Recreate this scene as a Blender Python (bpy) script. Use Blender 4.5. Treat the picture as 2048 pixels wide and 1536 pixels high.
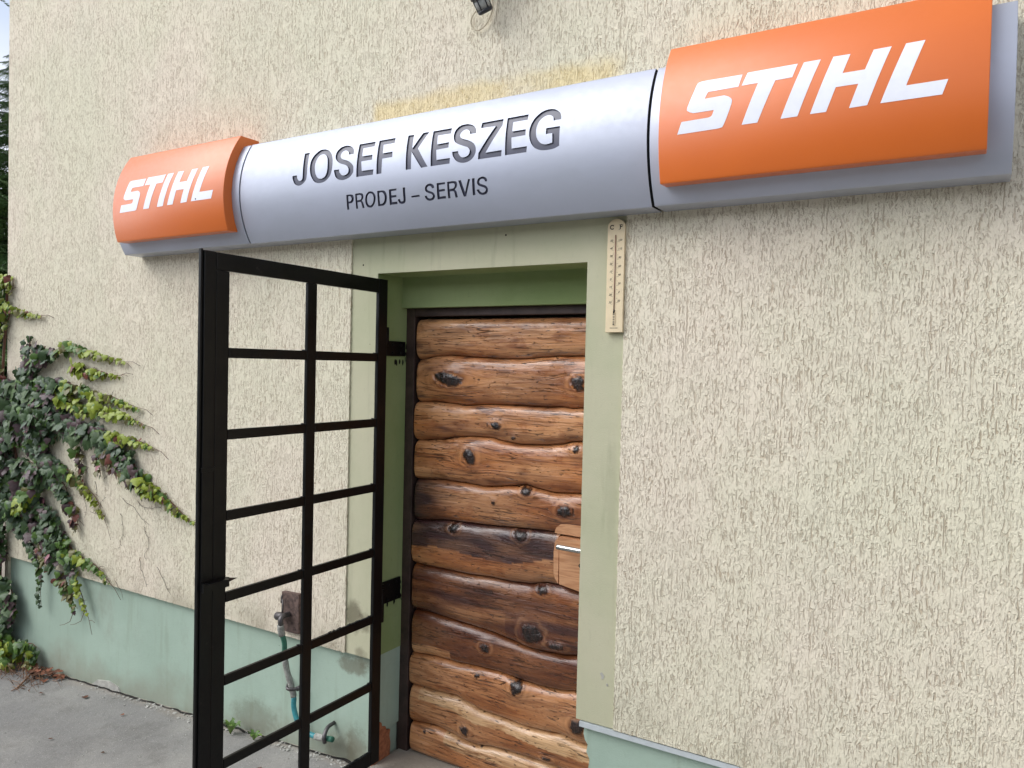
import bpy, bmesh, math, random
from math import sin, cos, pi, radians, sqrt
from mathutils import Vector, Matrix, noise, geometry
S = bpy.context.scene
for o in list(bpy.data.objects): bpy.data.objects.remove(o)
random.seed(7)

# ------------------------------------------------------------------ camera
EYE = 1.60                       # eye height above the paving at the door; heights below are given relative to it
yaw, pitch, roll = radians(30.922), radians(-1.415), radians(-1.317)
fw = Vector((-sin(yaw)*cos(pitch), cos(yaw)*cos(pitch), sin(pitch)))
rt = Vector((cos(yaw), sin(yaw), 0)); dn = fw.cross(rt)
r2 = rt*cos(roll) + dn*sin(roll); d2 = -rt*sin(roll) + dn*cos(roll)
cam = bpy.data.objects.new('camera', bpy.data.cameras.new('camera'))
S.collection.objects.link(cam); S.camera = cam
cam.matrix_world = Matrix(((r2.x, -d2.x, -fw.x, 0), (r2.y, -d2.y, -fw.y, -2.237), (r2.z, -d2.z, -fw.z, EYE), (0, 0, 0, 1)))
cam.data.sensor_width = 36; cam.data.lens = 36*1520.5/2048
cam.data.clip_start = 0.02; cam.data.clip_end = 1500

# ------------------------------------------------------------------ world, sun, exposure
SUN_EL, SUN_AZ = radians(44), radians(224)       # azimuth clockwise from +Y; front left of the wall
W = bpy.data.worlds.new('World'); S.world = W; W.use_nodes = True
nt = W.node_tree; nt.nodes.clear()
def wn(t, **k):
    n = nt.nodes.new(t)
    for a, b in k.items(): setattr(n, a, b)
    return n
out = wn('ShaderNodeOutputWorld'); bg = wn('ShaderNodeBackground'); sky = wn('ShaderNodeTexSky', sky_type='NISHITA', sun_disc=False)
sky.sun_elevation = SUN_EL; sky.sun_rotation = SUN_AZ; sky.altitude = 300; sky.dust_density = 2.0
bg.inputs['Strength'].default_value = 0.13
bw = wn('ShaderNodeRGBToBW'); cloud = wn('ShaderNodeVectorMath', operation='SCALE'); cloud.inputs[0].default_value = (1.03, 1.07, 1.16)
tc = wn('ShaderNodeTexCoord'); mp = wn('ShaderNodeMapping'); mp.inputs['Scale'].default_value = (1, 1, 3.2)
nz = wn('ShaderNodeTexNoise'); nz.inputs['Scale'].default_value = 1.7; nz.inputs['Detail'].default_value = 7
cr = wn('ShaderNodeMapRange'); cr.inputs['From Min'].default_value = .34; cr.inputs['From Max'].default_value = .60
cr.inputs['To Min'].default_value = .45; cr.inputs['To Max'].default_value = .96
mul = wn('ShaderNodeMath', operation='MULTIPLY'); mul.inputs[1].default_value = 1.65
mx = wn('ShaderNodeMix', data_type='RGBA')
L = nt.links.new
L(tc.outputs['Generated'], mp.inputs[0]); L(mp.outputs[0], nz.inputs['Vector']); L(nz.outputs['Fac'], cr.inputs[0])
L(sky.outputs[0], bw.inputs[0]); L(bw.outputs[0], mul.inputs[0]); L(mul.outputs[0], cloud.inputs['Scale'])
L(cr.outputs[0], mx.inputs['Factor']); L(sky.outputs[0], mx.inputs[6]); L(cloud.outputs[0], mx.inputs[7])
L(mx.outputs[2], bg.inputs[0]); L(bg.outputs[0], out.inputs[0])
sun = bpy.data.objects.new('sun', bpy.data.lights.new('sun', 'SUN')); S.collection.objects.link(sun)
sun.data.energy = .8; sun.data.angle = radians(40); sun.data.color = (1, .95, .87)
sd = Vector((sin(SUN_AZ)*cos(SUN_EL), cos(SUN_AZ)*cos(SUN_EL), sin(SUN_EL)))
sun.rotation_euler = sd.to_track_quat('Z', 'Y').to_euler()
S.view_settings.view_transform = 'Standard'; S.view_settings.look = 'None'
S.view_settings.gamma = 1; S.view_settings.use_curve_mapping = False
S.view_settings.exposure = 0.62

# ------------------------------------------------------------------ materials
def lin(r, g, b):
    f = lambda c: c/12.92 if c <= .04045 else ((c+.055)/1.055)**2.4
    return (f(r/255), f(g/255), f(b/255), 1)
class M:
    def __init__(s, name, col=(.5, .5, .5, 1), rough=.6, metal=0, spec=.5):
        s.m = bpy.data.materials.new(name); s.m.use_nodes = True; s.t = s.m.node_tree
        s.b = s.t.nodes['Principled BSDF']; i = s.b.inputs
        i['Base Color'].default_value = col; i['Roughness'].default_value = rough; i['Metallic'].default_value = metal; i['Specular IOR Level'].default_value = spec
        s.tc = None
    def n(s, t, ins=None, **k):
        n = s.t.nodes.new(t)
        for a, b in k.items(): setattr(n, a, b)
        for a, b in (ins or {}).items(): s.set(n.inputs[a], b)
        return n
    def set(s, sock, v):
        if isinstance(v, bpy.types.NodeSocket): s.t.links.new(v, sock)
        elif isinstance(v, bpy.types.Node): s.t.links.new(v.outputs[0], sock)
        else: sock.default_value = v
    def pos(s, scale=(1, 1, 1), loc=(0, 0, 0), rot=(0, 0, 0), kind='Object'):
        if not s.tc: s.tc = s.n('ShaderNodeTexCoord')
        return s.n('ShaderNodeMapping', {0: s.tc.outputs[kind], 'Scale': scale, 'Location': loc, 'Rotation': rot}).outputs[0]
    def noise(s, vec, scale, detail=2, rough=.5, dist=0):
        return s.n('ShaderNodeTexNoise', {'Vector': vec, 'Scale': scale, 'Detail': detail, 'Roughness': rough, 'Distortion': dist}).outputs['Fac']
    def math(s, op, a, b=0, c=0, clamp=False):
        n = s.n('ShaderNodeMath', {0: a, 1: b, 2: c}, operation=op); n.use_clamp = clamp; return n.outputs[0]
    def ramp(s, v, a, b, c=0., d=1., smooth=True):
        n = s.n('ShaderNodeMapRange', {0: v, 1: a, 2: b, 3: c, 4: d}); n.interpolation_type = 'SMOOTHSTEP' if smooth else 'LINEAR'; return n.outputs[0]
    def mix(s, f, a, b, mode='MIX'):
        n = s.n('ShaderNodeMix', data_type='RGBA', blend_type=mode); s.set(n.inputs[0], f); s.set(n.inputs[6], a); s.set(n.inputs[7], b); return n.outputs[2]
    def attr(s, name): return s.n('ShaderNodeAttribute', attribute_name=name)
    def bump(s, h, dist, strength=1., nrm=None):
        n = s.n('ShaderNodeBump', {'Height': h, 'Distance': dist, 'Strength': strength})
        if nrm: s.set(n.inputs['Normal'], nrm)
        s.set(s.b.inputs['Normal'], n.outputs[0]); return n.outputs[0]
    def col(s, v): s.set(s.b.inputs['Base Color'], v)
    def rough(s, v): s.set(s.b.inputs['Roughness'], v)

def stucco():
    m = M('scratched_render', rough=.93, spec=.2)
    sx0 = m.n('ShaderNodeSeparateXYZ', {0: m.pos()})
    def scratches(pitch, wob, wsc, kz, width, seed, lo, hi):
        # separate vertical scratches: one possible column every `pitch` metres, pushed about by noise, broken up along its height
        w_ = m.math('ADD', sx0.outputs[0], m.math('MULTIPLY', m.math('SUBTRACT', m.noise(m.pos((1, 1, .7), (seed, 0, seed)), wsc, 2, .6), .5), wob))
        u = m.math('DIVIDE', w_, pitch); c_ = m.math('FLOOR', u); f = m.math('SUBTRACT', m.math('FRACT', u), .5)
        v = m.n('ShaderNodeCombineXYZ', {0: m.math('MULTIPLY', c_, 7.31), 1: seed*3.7, 2: m.math('MULTIPLY', sx0.outputs[2], kz)})
        pr = m.ramp(m.noise(v.outputs[0], 1, 1.5, .5), lo, hi)
        j = m.math('MULTIPLY', m.math('SUBTRACT', m.n('ShaderNodeTexWhiteNoise', {'W': c_}, noise_dimensions='1D').outputs[0], .5), .36)
        wd = m.math('MULTIPLY', pr, width)
        return m.math('MULTIPLY', pr, m.math('SUBTRACT', 1., m.ramp(m.math('DIVIDE', m.math('ABSOLUTE', m.math('SUBTRACT', f, j)), m.math('MAXIMUM', wd, .001)), .35, 1.)))
    s1 = scratches(.0130, .020, 34, 40, .14, 1., .49, .61)
    s2 = scratches(.0100, .026, 60, 62, .19, 2., .49, .63)
    s3 = scratches(.0085, .020, 95, 90, .22, 5., .46, .62)
    s4 = scratches(.0240, .012, 20, 20, .075, 7., .52, .62)
    flat = m.ramp(m.noise(m.pos((1, 1, .6), (4, 0, 6)), 20, 3, .6), .30, .52)
    scr = m.math('MAXIMUM', m.math('MAXIMUM', s1, m.math('MULTIPLY', s2, .9)), m.math('MAXIMUM', m.math('MULTIPLY', s3, .75), s4))
    gran = m.ramp(m.noise(m.pos((1, 1, .48)), 210, 2, .55), .34, .56)
    gr = m.math('MULTIPLY', m.math('MAXIMUM', scr, m.math('MULTIPLY', m.math('SUBTRACT', 1., gran), .42)), m.ramp(flat, 0, 1, .4, 1))
    h = m.math('ADD', m.math('SUBTRACT', 1., gr), m.math('MULTIPLY', m.noise(m.pos(), 520, 2, .6), .25))
    h = m.math('ADD', h, m.math('MULTIPLY', m.noise(m.pos(), 28, 3), .35))
    m.bump(h, .0037, 1.)
    cg = m.math('MULTIPLY', m.math('MAXIMUM', scr, m.math('MULTIPLY', m.math('SUBTRACT', 1., gran), .05)), m.ramp(flat, 0, 1, .4, 1))
    c = m.mix(m.ramp(m.noise(m.pos(), 1.1, 5, .6), .35, .68), lin(232, 226, 201), lin(238, 226, 206))
    c = m.mix(m.ramp(m.noise(m.pos((1, 1, .5), (5, 0, 2)), 2.4, 5, .65), .45, .72, 0, .5), c, lin(224, 219, 196))
    c = m.mix(m.math('MULTIPLY', cg, m.ramp(m.noise(m.pos(), 6, 3), .3, .7, .30, .55)), c, lin(156, 124, 88))
    # old yellow paint left over above the name board
    sx = m.n('ShaderNodeSeparateXYZ', {0: m.pos()})
    wob = m.math('MULTIPLY', m.math('SUBTRACT', m.noise(m.pos(), 9, 3), .5), .05)
    xx = m.math('ADD', sx.outputs[0], wob); zz = m.math('ADD', sx.outputs[2], wob)
    a = m.ramp(xx, -2.0, -1.96); b = m.ramp(xx, -1.02, -.93, 1, 0); cc = m.ramp(zz, 2.555, 2.61, 1, 0)
    pat = m.ramp(m.noise(m.pos(), 5, 4, .6), .25, .6, .35, 1)
    y = m.math('MULTIPLY', m.math('MULTIPLY', a, b), m.math('MULTIPLY', cc, pat))
    c = m.mix(m.math('MULTIPLY', y, .48), c, lin(238, 208, 128))
    # bounce light from the left orange box, painted pink onto the wall above
    dx = m.math('MULTIPLY', m.math('ADD', sx.outputs[0], 2.95), 1.6); dz = m.math('MULTIPLY', m.math('SUBTRACT', sx.outputs[2], 2.58), 5.)
    dd = m.math('ADD', m.math('MULTIPLY', dx, dx), m.math('MULTIPLY', dz, dz))
    c = m.mix(m.ramp(dd, .1, 1.1, .08, 0), c, lin(232, 176, 150))
    # grime in the splash zone at the foot
    dz2 = m.ramp(zz, .44, .62, .55, 0)
    c = m.mix(m.math('MULTIPLY', dz2, m.ramp(m.noise(m.pos(), 4, 4), .4, .7)), c, lin(150, 142, 120))
    m.col(c); return m.m
def paint(name, c1, c2, dirt=None):
    m = M(name, rough=.85, spec=.25)
    c = m.mix(m.ramp(m.noise(m.pos(), 2.2, 5, .6), .35, .65), c1, c2)
    c = m.mix(m.ramp(m.noise(m.pos((1, 1, .4)), 60, 3, .7), .55, .8, 0, .25), c, (c1[0]*.6, c1[1]*.6, c1[2]*.55, 1))
    sx = m.n('ShaderNodeSeparateXYZ', {0: m.pos()})
    if dirt:
        n = m.noise(m.pos((1, 1, 1)), 2.6, 6, .62)
        lim = m.math('ADD', sx.outputs[2], m.math('MULTIPLY', m.math('SUBTRACT', n, .5), .55))
        f = m.ramp(m.math('ADD', lim, m.math('MULTIPLY', m.math('ADD', sx.outputs[0], 2.0), -.055)), .0, .19, .5, 0)
        c = m.mix(f, c, lin(142, 132, 116))
        n3 = m.ramp(m.noise(m.pos((1, 1, .6), (2, 2, 8)), 3, 5, .7), .56, .75, 0, .4)
        c = m.mix(n3, c, lin(140, 140, 126))
    for cx, cz, rx, rz, amt in ((-2.04, .60, .05, .07, .75), (-1.985, .585, .035, .045, .6), (-2.05, .395, .09, .045, .65), (-2.0, .44, .04, .05, .5), (-2.12, .02, .10, .10, .45), (-2.03, .05, .06, .13, .45), (-2.62, .04, .16, .09, .4), (-.962, 1.2, .02, .2, .1)):
        ex = m.math('DIVIDE', m.math('SUBTRACT', sx.outputs[0], cx), rx); ez = m.math('DIVIDE', m.math('SUBTRACT', sx.outputs[2], cz), rz)
        dd = m.math('ADD', m.math('ADD', m.math('MULTIPLY', ex, ex), m.math('MULTIPLY', ez, ez)), m.math('MULTIPLY', m.math('SUBTRACT', m.noise(m.pos(), 26, 4, .7), .5), 2.2))
        c = m.mix(m.ramp(dd, .1, 1.2, amt, 0), c, lin(104, 96, 78))
    c = m.mix(m.ramp(m.noise(m.pos((1, 1, .10), (1, 0, 3)), 22, 4, .6), .54, .75, 0, .22), c, lin(120, 122, 96))
    sp = m.ramp(m.noise(m.pos((1, 1, 1), (7, 7, 7)), 95, 2, .4), .78, .82)
    c = m.mix(sp, c, lin(60, 58, 50))
    m.bump(m.math('ADD', m.noise(m.pos(), 260, 4, .6), m.math('MULTIPLY', m.noise(m.pos(), 22, 3), 1.5)), .0012, .8)
    m.col(c); return m.m
def concrete():
    m = M('worn_concrete', rough=.9, spec=.25)
    c = m.mix(m.ramp(m.noise(m.pos(), 1.6, 6, .6), .35, .68), lin(134, 132, 129), lin(158, 155, 149))
    c = m.mix(m.ramp(m.noise(m.pos((1, 1, 1), (4, 1, 0)), 4, 6, .7), .48, .72, 0, .7), c, lin(116, 113, 109))
    c = m.mix(m.ramp(m.noise(m.pos(), 230, 2, .6), .60, .70, 0, .6), c, lin(200, 196, 188))
    c = m.mix(m.ramp(m.noise(m.pos((1, 1, 1), (2, 0, 0)), 170, 2, .6), .62, .72, 0, .6), c, lin(88, 85, 80))
    sx = m.n('ShaderNodeSeparateXYZ', {0: m.pos()})
    f = m.ramp(m.math('ADD', sx.outputs[1], m.math('MULTIPLY', m.noise(m.pos(), 5, 5), -.16)), -.14, -.03, 0, .55)
    c = m.mix(f, c, lin(168, 155, 136))
    m.bump(m.math('ADD', m.noise(m.pos(), 300, 3, .7), m.math('MULTIPLY', m.noise(m.pos(), 30, 5), 2.2)), .0022, .8)
    m.col(c); return m.m
def black_steel():
    m = M('black_painted_steel', rough=.35, spec=.28)
    m.col(m.mix(m.ramp(m.noise(m.pos(), 30, 4, .7), .66, .74), (.0028, .0028, .0032, 1), (.014, .012, .011, 1)))
    m.rough(m.ramp(m.noise(m.pos(), 14, 4), .3, .7, .30, .5))
    m.bump(m.noise(m.pos(), 90, 4, .6), .0009, .5); return m.m
def orange():
    m = M('orange_sheet', lin(222, 98, 30), .5, spec=.5)
    m.b.inputs['Coat Weight'].default_value = .8; m.b.inputs['Coat Roughness'].default_value = .38; m.b.inputs['Coat IOR'].default_value = 1.5
    m.col(m.mix(m.ramp(m.noise(m.pos(), 3, 4), .3, .7), lin(226, 109, 8), lin(221, 105, 7)))
    m.rough(m.ramp(m.noise(m.pos(), 60, 3), .3, .7, .46, .54)); return m.m
def silver():
    m = M('silver_sheet', lin(200, 205, 218), .46, .32, .5)
    m.col(m.mix(m.ramp(m.noise(m.pos((1, 1, 2)), 2.5, 5, .6), .35, .7), lin(182, 187, 202), lin(177, 182, 195)))
    m.rough(m.ramp(m.noise(m.pos(), 40, 4), .3, .7, .45, .53))
    m.b.inputs['Coat Weight'].default_value = .3; m.b.inputs['Coat Roughness'].default_value = .25
    return m.m
def plain(name, c, rough=.6, metal=0., var=.15, scale=40, bump=0., spec=.5):
    m = M(name, c, rough, metal, spec)
    d = (c[0]*(1-var*2), c[1]*(1-var*2), c[2]*(1-var*2), 1)
    m.col(m.mix(m.ramp(m.noise(m.pos(), scale, 4, .6), .35, .7), c, d))
    if bump: m.bump(m.noise(m.pos(), scale*2, 4), bump, .8)
    return m.m
def logwood():
    m = M('varnished_log', rough=.3, spec=.5)
    m.b.inputs['Coat Weight'].default_value = .55; m.b.inputs['Coat Roughness'].default_value = .16
    g = m.attr('grain').outputs['Vector']            # x along the log, y across it (bent round the knots), z log number
    tone = m.attr('tone').outputs['Color']; kn = m.attr('knot').outputs['Fac']
    def gp(sc, loc=(0, 0, 0)): return m.n('ShaderNodeMapping', {0: g, 'Scale': sc, 'Location': loc}).outputs[0]
    fib = m.noise(gp((5, 210, 1)), 1, 4, .65, .3)
    bands = m.noise(gp((2.6, 42, 1), (3, 1, 0)), 1, 4, .6, 1.2)
    crack = m.ramp(m.math('ABSOLUTE', m.math('SUBTRACT', m.noise(gp((3.2, 60, 1), (8, 4, 0)), 1, 2, .5, .5), .5)), .0, .014, 1, 0)
    cm = m.ramp(m.noise(gp((4, 16, 1), (1, 8, 0)), 1, 2), .45, .55)
    crack = m.math('MULTIPLY', crack, cm)
    chip = m.ramp(m.noise(gp((38, 150, 1), (2, 3, 0)), 1, 2, .5), .64, .70)
    blot = m.ramp(m.noise(gp((11, 24, 1), (5, 2, 0)), 1, 4, .6, .6), .50, .66)
    c = m.mix(m.ramp(fib, .3, .72, 0, .38), tone, m.mix(1, tone, (.45, .36, .28, 1), 'MULTIPLY'))
    c = m.mix(m.ramp(bands, .46, .68, 0, .62), c, m.mix(1, c, (.42, .27, .17, 1), 'MULTIPLY'))
    c = m.mix(m.ramp(bands, .40, .26, 0, .42), c, m.mix(1, c, (1.5, 1.5, 1.55, 1), 'MULTIPLY'))
    c = m.mix(m.math('MULTIPLY', blot, .55), c, m.mix(1, c, (.55, .36, .22, 1), 'MULTIPLY'))
    c = m.mix(m.math('MAXIMUM', m.math('MULTIPLY', crack, .85), m.math('MULTIPLY', chip, .7)), c, (.035, .015, .009, 1))
    kc = m.mix(m.ramp(m.noise(gp((70, 70, 1)), 1, 3, .7), .4, .65), (.010, .006, .006, 1), (.05, .024, .018, 1))
    c = m.mix(kn, c, kc)
    m.col(c)
    h = m.math('SUBTRACT', m.math('ADD', m.math('MULTIPLY', fib, .5), m.math('MULTIPLY', bands, .8)), m.math('MULTIPLY', m.math('MAXIMUM', crack, chip), 1.2))
    h = m.math('ADD', h, m.math('MULTIPLY', m.math('MULTIPLY', kn, m.noise(gp((90, 90, 1)), 1, 3, .8)), 2.5))
    m.bump(h, .0038, 1.)
    m.rough(m.ramp(bands, .3, .7, .24, .42)); return m.m
def leafmat(name, c1, c2, rough=.42):
    m = M(name, rough=rough, spec=.32)
    oi = m.n('ShaderNodeObjectInfo')
    f = m.ramp(m.math('ADD', m.math('MULTIPLY', m.noise(m.pos(kind='Generated'), 3, 3), .8), m.math('MULTIPLY', m.math('SUBTRACT', oi.outputs['Random'], .5), .5)), .2, .7)
    m.col(m.mix(f, c1, c2))
    m.bump(m.noise(m.pos(), 120, 2), .0015, .6)
    m.b.inputs['Subsurface Weight'].default_value = 0; return m.m

MAT = dict(reveal=paint('deeper_green_reveal', lin(150, 164, 116), lin(136, 154, 102)), stucco=stucco(), green=paint('pale_green_wall_paint', lin(195, 192, 164), lin(185, 186, 155)),  # reveal: deeper, more saturated green than the surround
    teal=paint('teal_plinth_paint', lin(170, 190, 174), lin(162, 182, 166), True), concrete=concrete(), steel=black_steel(), orange=orange(), silver=silver(),
    letter_dark=plain('dark_letter_inlay', lin(68, 70, 90), .35, 0, .06), seam=plain('black_seam', (.01, .01, .012, 1), .6),
    white_letter=plain('white_gloss_vinyl', lin(236, 238, 246), .10, 0, .02), log=logwood(),
    frame=plain('brown_frame_paint', (.058, .034, .028, 1), .55, 0, .2, 25, .001), cutwood=None,
    chrome=plain('brushed_steel', (.62, .64, .62, 1), .22, 1, .05), rail=plain('white_pvc', lin(196, 203, 204), .5, 0, .05),
    brick=plain('bare_brick', lin(176, 112, 78), .95, 0, .2, 60, .003), ply=plain('thermometer_wood', lin(232, 213, 176), .6, 0, .04, 30),
    ink=plain('black_ink', (.02, .015, .012, 1), .7), glass_tube=plain('glass_tube', lin(160, 126, 108), .12),
    board=plain('weathered_board', lin(112, 92, 84), .85, 0, .3, 50, .003), metal=plain('dull_tap_metal', (.14, .13, .13, 1), .5, .7, .2),
    hose_green=plain('dark_green_hose', lin(60, 122, 100), .5), hose_blue=plain('teal_hose', lin(64, 150, 158), .45), tape=plain('grey_tape', lin(168, 168, 160), .75, 0, .2, 70, .004),
    bark=plain('bark', (.06, .042, .03, 1), .9, 0, .3, 30, .01), stem=plain('reddish_stem', (.16, .07, .04, 1), .7), dead=plain('dead_tendril', (.20, .155, .115, 1), .9),
    plastic=plain('dark_plastic', (.018, .018, .026, 1), .4), lens=plain('grey_lens', lin(176, 178, 174), .35), cable=plain('cream_cable', lin(205, 192, 165), .5),
    crackm=plain('dark_gap', (.02, .017, .014, 1), 1.), mortar=plain('loose_mortar', lin(186, 184, 176), .95, 0, .12, 40, .003))
def cutwood():
    m = M('carved_pine', rough=.38, spec=.5); m.b.inputs['Coat Weight'].default_value = .3
    w = m.noise(m.pos((6, 1, 60)), 1, 5, .6, 1.5)
    m.col(m.mix(m.ramp(w, .35, .68), lin(208, 158, 118), lin(178, 124, 86))); m.bump(w, .001, .6); return m.m
MAT['cutwood'] = cutwood()
LEAF = dict(dg=leafmat('leaf_dark_green', (.055, .10, .036, 1), (.09, .145, .05, 1)), bg=leafmat('leaf_blue_green', (.062, .10, .055, 1), (.095, .135, .075, 1)),
    pu=leafmat('leaf_purple', (.095, .058, .060, 1), (.13, .10, .095, 1)), gr=leafmat('leaf_green', (.085, .16, .03, 1), (.14, .22, .04, 1)),
    yg=leafmat('leaf_yellow_green', (.24, .30, .03, 1), (.35, .38, .05, 1)), ol=leafmat('leaf_olive', (.14, .13, .04, 1), (.20, .17, .05, 1)),
    re=leafmat('leaf_red', (.19, .065, .045, 1), (.13, .07, .05, 1)), pk=leafmat('leaf_pink', (.30, .12, .14, 1), (.22, .10, .10, 1)))

# ------------------------------------------------------------------ helpers
def link(o, parent=None):
    S.collection.objects.link(o)
    if parent: o.parent = parent
    return o
def mesh_obj(name, verts, faces, mat, parent=None, smooth=False):
    me = bpy.data.meshes.new(name); me.from_pydata([tuple(v) for v in verts], [], [tuple(f) for f in faces]); me.update()
    for mm in (mat if isinstance(mat, (list, tuple)) else [mat]): me.materials.append(mm)
    if smooth:
        for p in me.polygons: p.use_smooth = True
    return link(bpy.data.objects.new(name, me), parent)
def bm_obj(name, bm, mat, parent=None, smooth=False):
    bmesh.ops.recalc_face_normals(bm, faces=bm.faces)
    me = bpy.data.meshes.new(name); bm.to_mesh(me); bm.free()
    for mm in (mat if isinstance(mat, (list, tuple)) else [mat]): me.materials.append(mm)
    if smooth:
        for p in me.polygons: p.use_smooth = True
    return link(bpy.data.objects.new(name, me), parent)
def empty(name, loc=(0, 0, 0)):
    o = bpy.data.objects.new(name, None); o.location = loc; o.empty_display_size = .05; return link(o)
def tag(o, label=None, cat=None, group=None, kind=None):
    for k, v in (('label', label), ('category', cat), ('group', group), ('kind', kind)):
        if v: o[k] = v
    return o
def box(bm, x0, x1, y0, y1, z0, z1):
    v = [bm.verts.new(p) for p in ((x0, y0, z0), (x1, y0, z0), (x1, y1, z0), (x0, y1, z0), (x0, y0, z1), (x1, y0, z1), (x1, y1, z1), (x0, y1, z1))]
    for f in ((0, 1, 2, 3), (4, 7, 6, 5), (0, 4, 5, 1), (1, 5, 6, 2), (2, 6, 7, 3), (3, 7, 4, 0)): bm.faces.new([v[i] for i in f])
def boxes(name, bl, mat, parent=None, bevel=0):
    bm = bmesh.new()
    for b in bl: box(bm, *b)
    if bevel: bmesh.ops.bevel(bm, geom=list(bm.edges), offset=bevel, segments=2, profile=.6, affect='EDGES')
    return bm_obj(name, bm, mat, parent)
def tube_mesh(pts, rad, seg=8, closed_ends=True):
    V, F = [], []; n = len(pts); P = [Vector(p) for p in pts]
    up = Vector((0, 1, 0.13)).normalized(); last = None
    for i, p in enumerate(P):
        t = (P[min(i+1, n-1)] - P[max(i-1, 0)]).normalized()
        a = (last - t*last.dot(t)).normalized() if last else t.cross(up).normalized()
        last = a; b = t.cross(a); r = rad[i] if isinstance(rad, (list, tuple)) else rad
        for k in range(seg): V.append(p + (a*cos(2*pi*k/seg) + b*sin(2*pi*k/seg))*r)
    for i in range(n-1):
        for k in range(seg): F.append((i*seg+k, i*seg+(k+1) % seg, (i+1)*seg+(k+1) % seg, (i+1)*seg+k))
    if closed_ends: F.append(tuple(range(seg))[::-1]); F.append(tuple((n-1)*seg+k for k in range(seg)))
    return V, F
def tube(name, pts, rad, mat, parent=None, seg=8):
    V, F = tube_mesh(pts, rad, seg); return mesh_obj(name, V, F, mat, parent, True)
def crom(pts, k=6):
    P = [Vector(p) for p in pts]; o = []
    for i in range(len(P)-1):
        a = P[i-1] if i else P[0]*2-P[1]; d = P[i+2] if i+2 < len(P) else P[-1]*2-P[-2]; b, c = P[i], P[i+1]
        for j in range(k):
            t = j/k; o.append(.5*(2*b+(c-a)*t+(2*a-5*b+4*c-d)*t*t+(d-a+3*b-3*c)*t**3))
    o.append(P[-1]); return o
def prism(bm, poly, y0, y1):
    """polygon in (x, z), pushed from y0 to y1"""
    a = [bm.verts.new((x, y0, z)) for x, z in poly]; b = [bm.verts.new((x, y1, z)) for x, z in poly]; n = len(poly)
    bm.faces.new(a); bm.faces.new(b[::-1])
    for i in range(n): bm.faces.new((a[i], b[i], b[(i+1) % n], a[(i+1) % n]))
E = EYE
# ---- traced dimensions in metres: (x, height above the eye)
BND=[[(-1.899,0.176),(-1.161,0.175)],[(-1.881,0.015),(-1.804,0.029),(-1.725,0.033),(-1.633,0.028),(-1.494,0.023),(-1.409,0.024),(-1.314,0.032),(-1.248,0.037),(-1.158,0.038)],[(-1.876,-0.155),(-1.8,-0.151),(-1.713,-0.156),(-1.666,-0.16),(-1.547,-0.151),(-1.411,-0.149),(-1.309,-0.15),(-1.243,-0.146),(-1.203,-0.15),(-1.162,-0.146)],[(-1.877,-0.309),(-1.772,-0.3),(-1.702,-0.284),(-1.625,-0.277),(-1.544,-0.276),(-1.485,-0.287),(-1.407,-0.293),(-1.305,-0.288),(-1.239,-0.279),(-1.2,-0.268),(-1.162,-0.265)],[(-1.877,-0.466),(-1.78,-0.459),(-1.659,-0.461),(-1.568,-0.466),(-1.438,-0.45),(-1.383,-0.441),(-1.334,-0.45),(-1.267,-0.458),(-1.163,-0.45)],[(-1.885,-0.632),(-1.732,-0.616),(-1.579,-0.613),(-1.434,-0.606),(-1.296,-0.6),(-1.162,-0.597)],[(-1.894,-0.809),(-1.783,-0.811),(-1.645,-0.814),(-1.522,-0.809),(-1.438,-0.81),(-1.363,-0.805),(-1.284,-0.789),(-1.232,-0.789),(-1.16,-0.792)],[(-1.897,-0.997),(-1.833,-0.995),(-1.747,-1.001),(-1.64,-1.008),(-1.524,-1.016),(-1.439,-1.029),(-1.357,-1.041),(-1.277,-1.042),(-1.219,-1.041),(-1.162,-1.031)],[(-1.881,-1.175),(-1.774,-1.165),(-1.674,-1.168),(-1.578,-1.162),(-1.477,-1.16),(-1.373,-1.169),(-1.3,-1.172),(-1.222,-1.168),(-1.16,-1.157)],[(-1.877,-1.304),(-1.77,-1.304),(-1.67,-1.298),(-1.618,-1.313),(-1.544,-1.329),(-1.459,-1.331),(-1.369,-1.338),(-1.295,-1.335),(-1.218,-1.326),(-1.126,-1.338)],[(-1.874,-1.452),(-1.766,-1.443),(-1.704,-1.452),(-1.651,-1.462),(-1.57,-1.465),(-1.505,-1.453),(-1.428,-1.449),(-1.332,-1.446),(-1.227,-1.45)],[(-1.883,-1.575),(-1.663,-1.579)],]
KN=[(1,-1.728,-0.062,0.058,0.03),(1,-1.171,-0.06,0.029,0.026),(2,-1.435,-0.27,0.012,0.009),(2,-1.511,-0.227,0.024,0.012),(3,-1.623,-0.355,0.028,0.028),(3,-1.174,-0.292,0.014,0.014),(4,-1.375,-0.461,0.02,0.016),(4,-1.213,-0.515,0.027,0.021),(4,-1.511,-0.519,0.009,0.007),(5,-1.694,-0.639,0.02,0.016),(5,-1.394,-0.627,0.026,0.02),(6,-1.299,-0.813,0.022,0.015),(6,-1.337,-0.98,0.039,0.035),(6,-1.233,-1.004,0.032,0.011),(7,-1.535,-1.074,0.021,0.017),(8,-1.571,-1.189,0.01,0.008),(8,-1.39,-1.194,0.026,0.026),(8,-1.14,-1.269,0.027,0.028),(9,-1.619,-1.415,0.02,0.018),(10,-1.557,-1.46,0.009,0.007),(10,-1.814,-1.471,0.009,0.006),(9,-1.263,-1.42,0.019,0.007),]
HOSE=[(-2.331,-1.062),(-2.336,-1.108),(-2.346,-1.158),(-2.36,-1.212),(-2.361,-1.275),(-2.348,-1.338),(-2.336,-1.389),(-2.332,-1.434),(-2.307,-1.485),(-2.273,-1.507),(-2.214,-1.511),(-2.159,-1.504),(-2.107,-1.496)]
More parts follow.
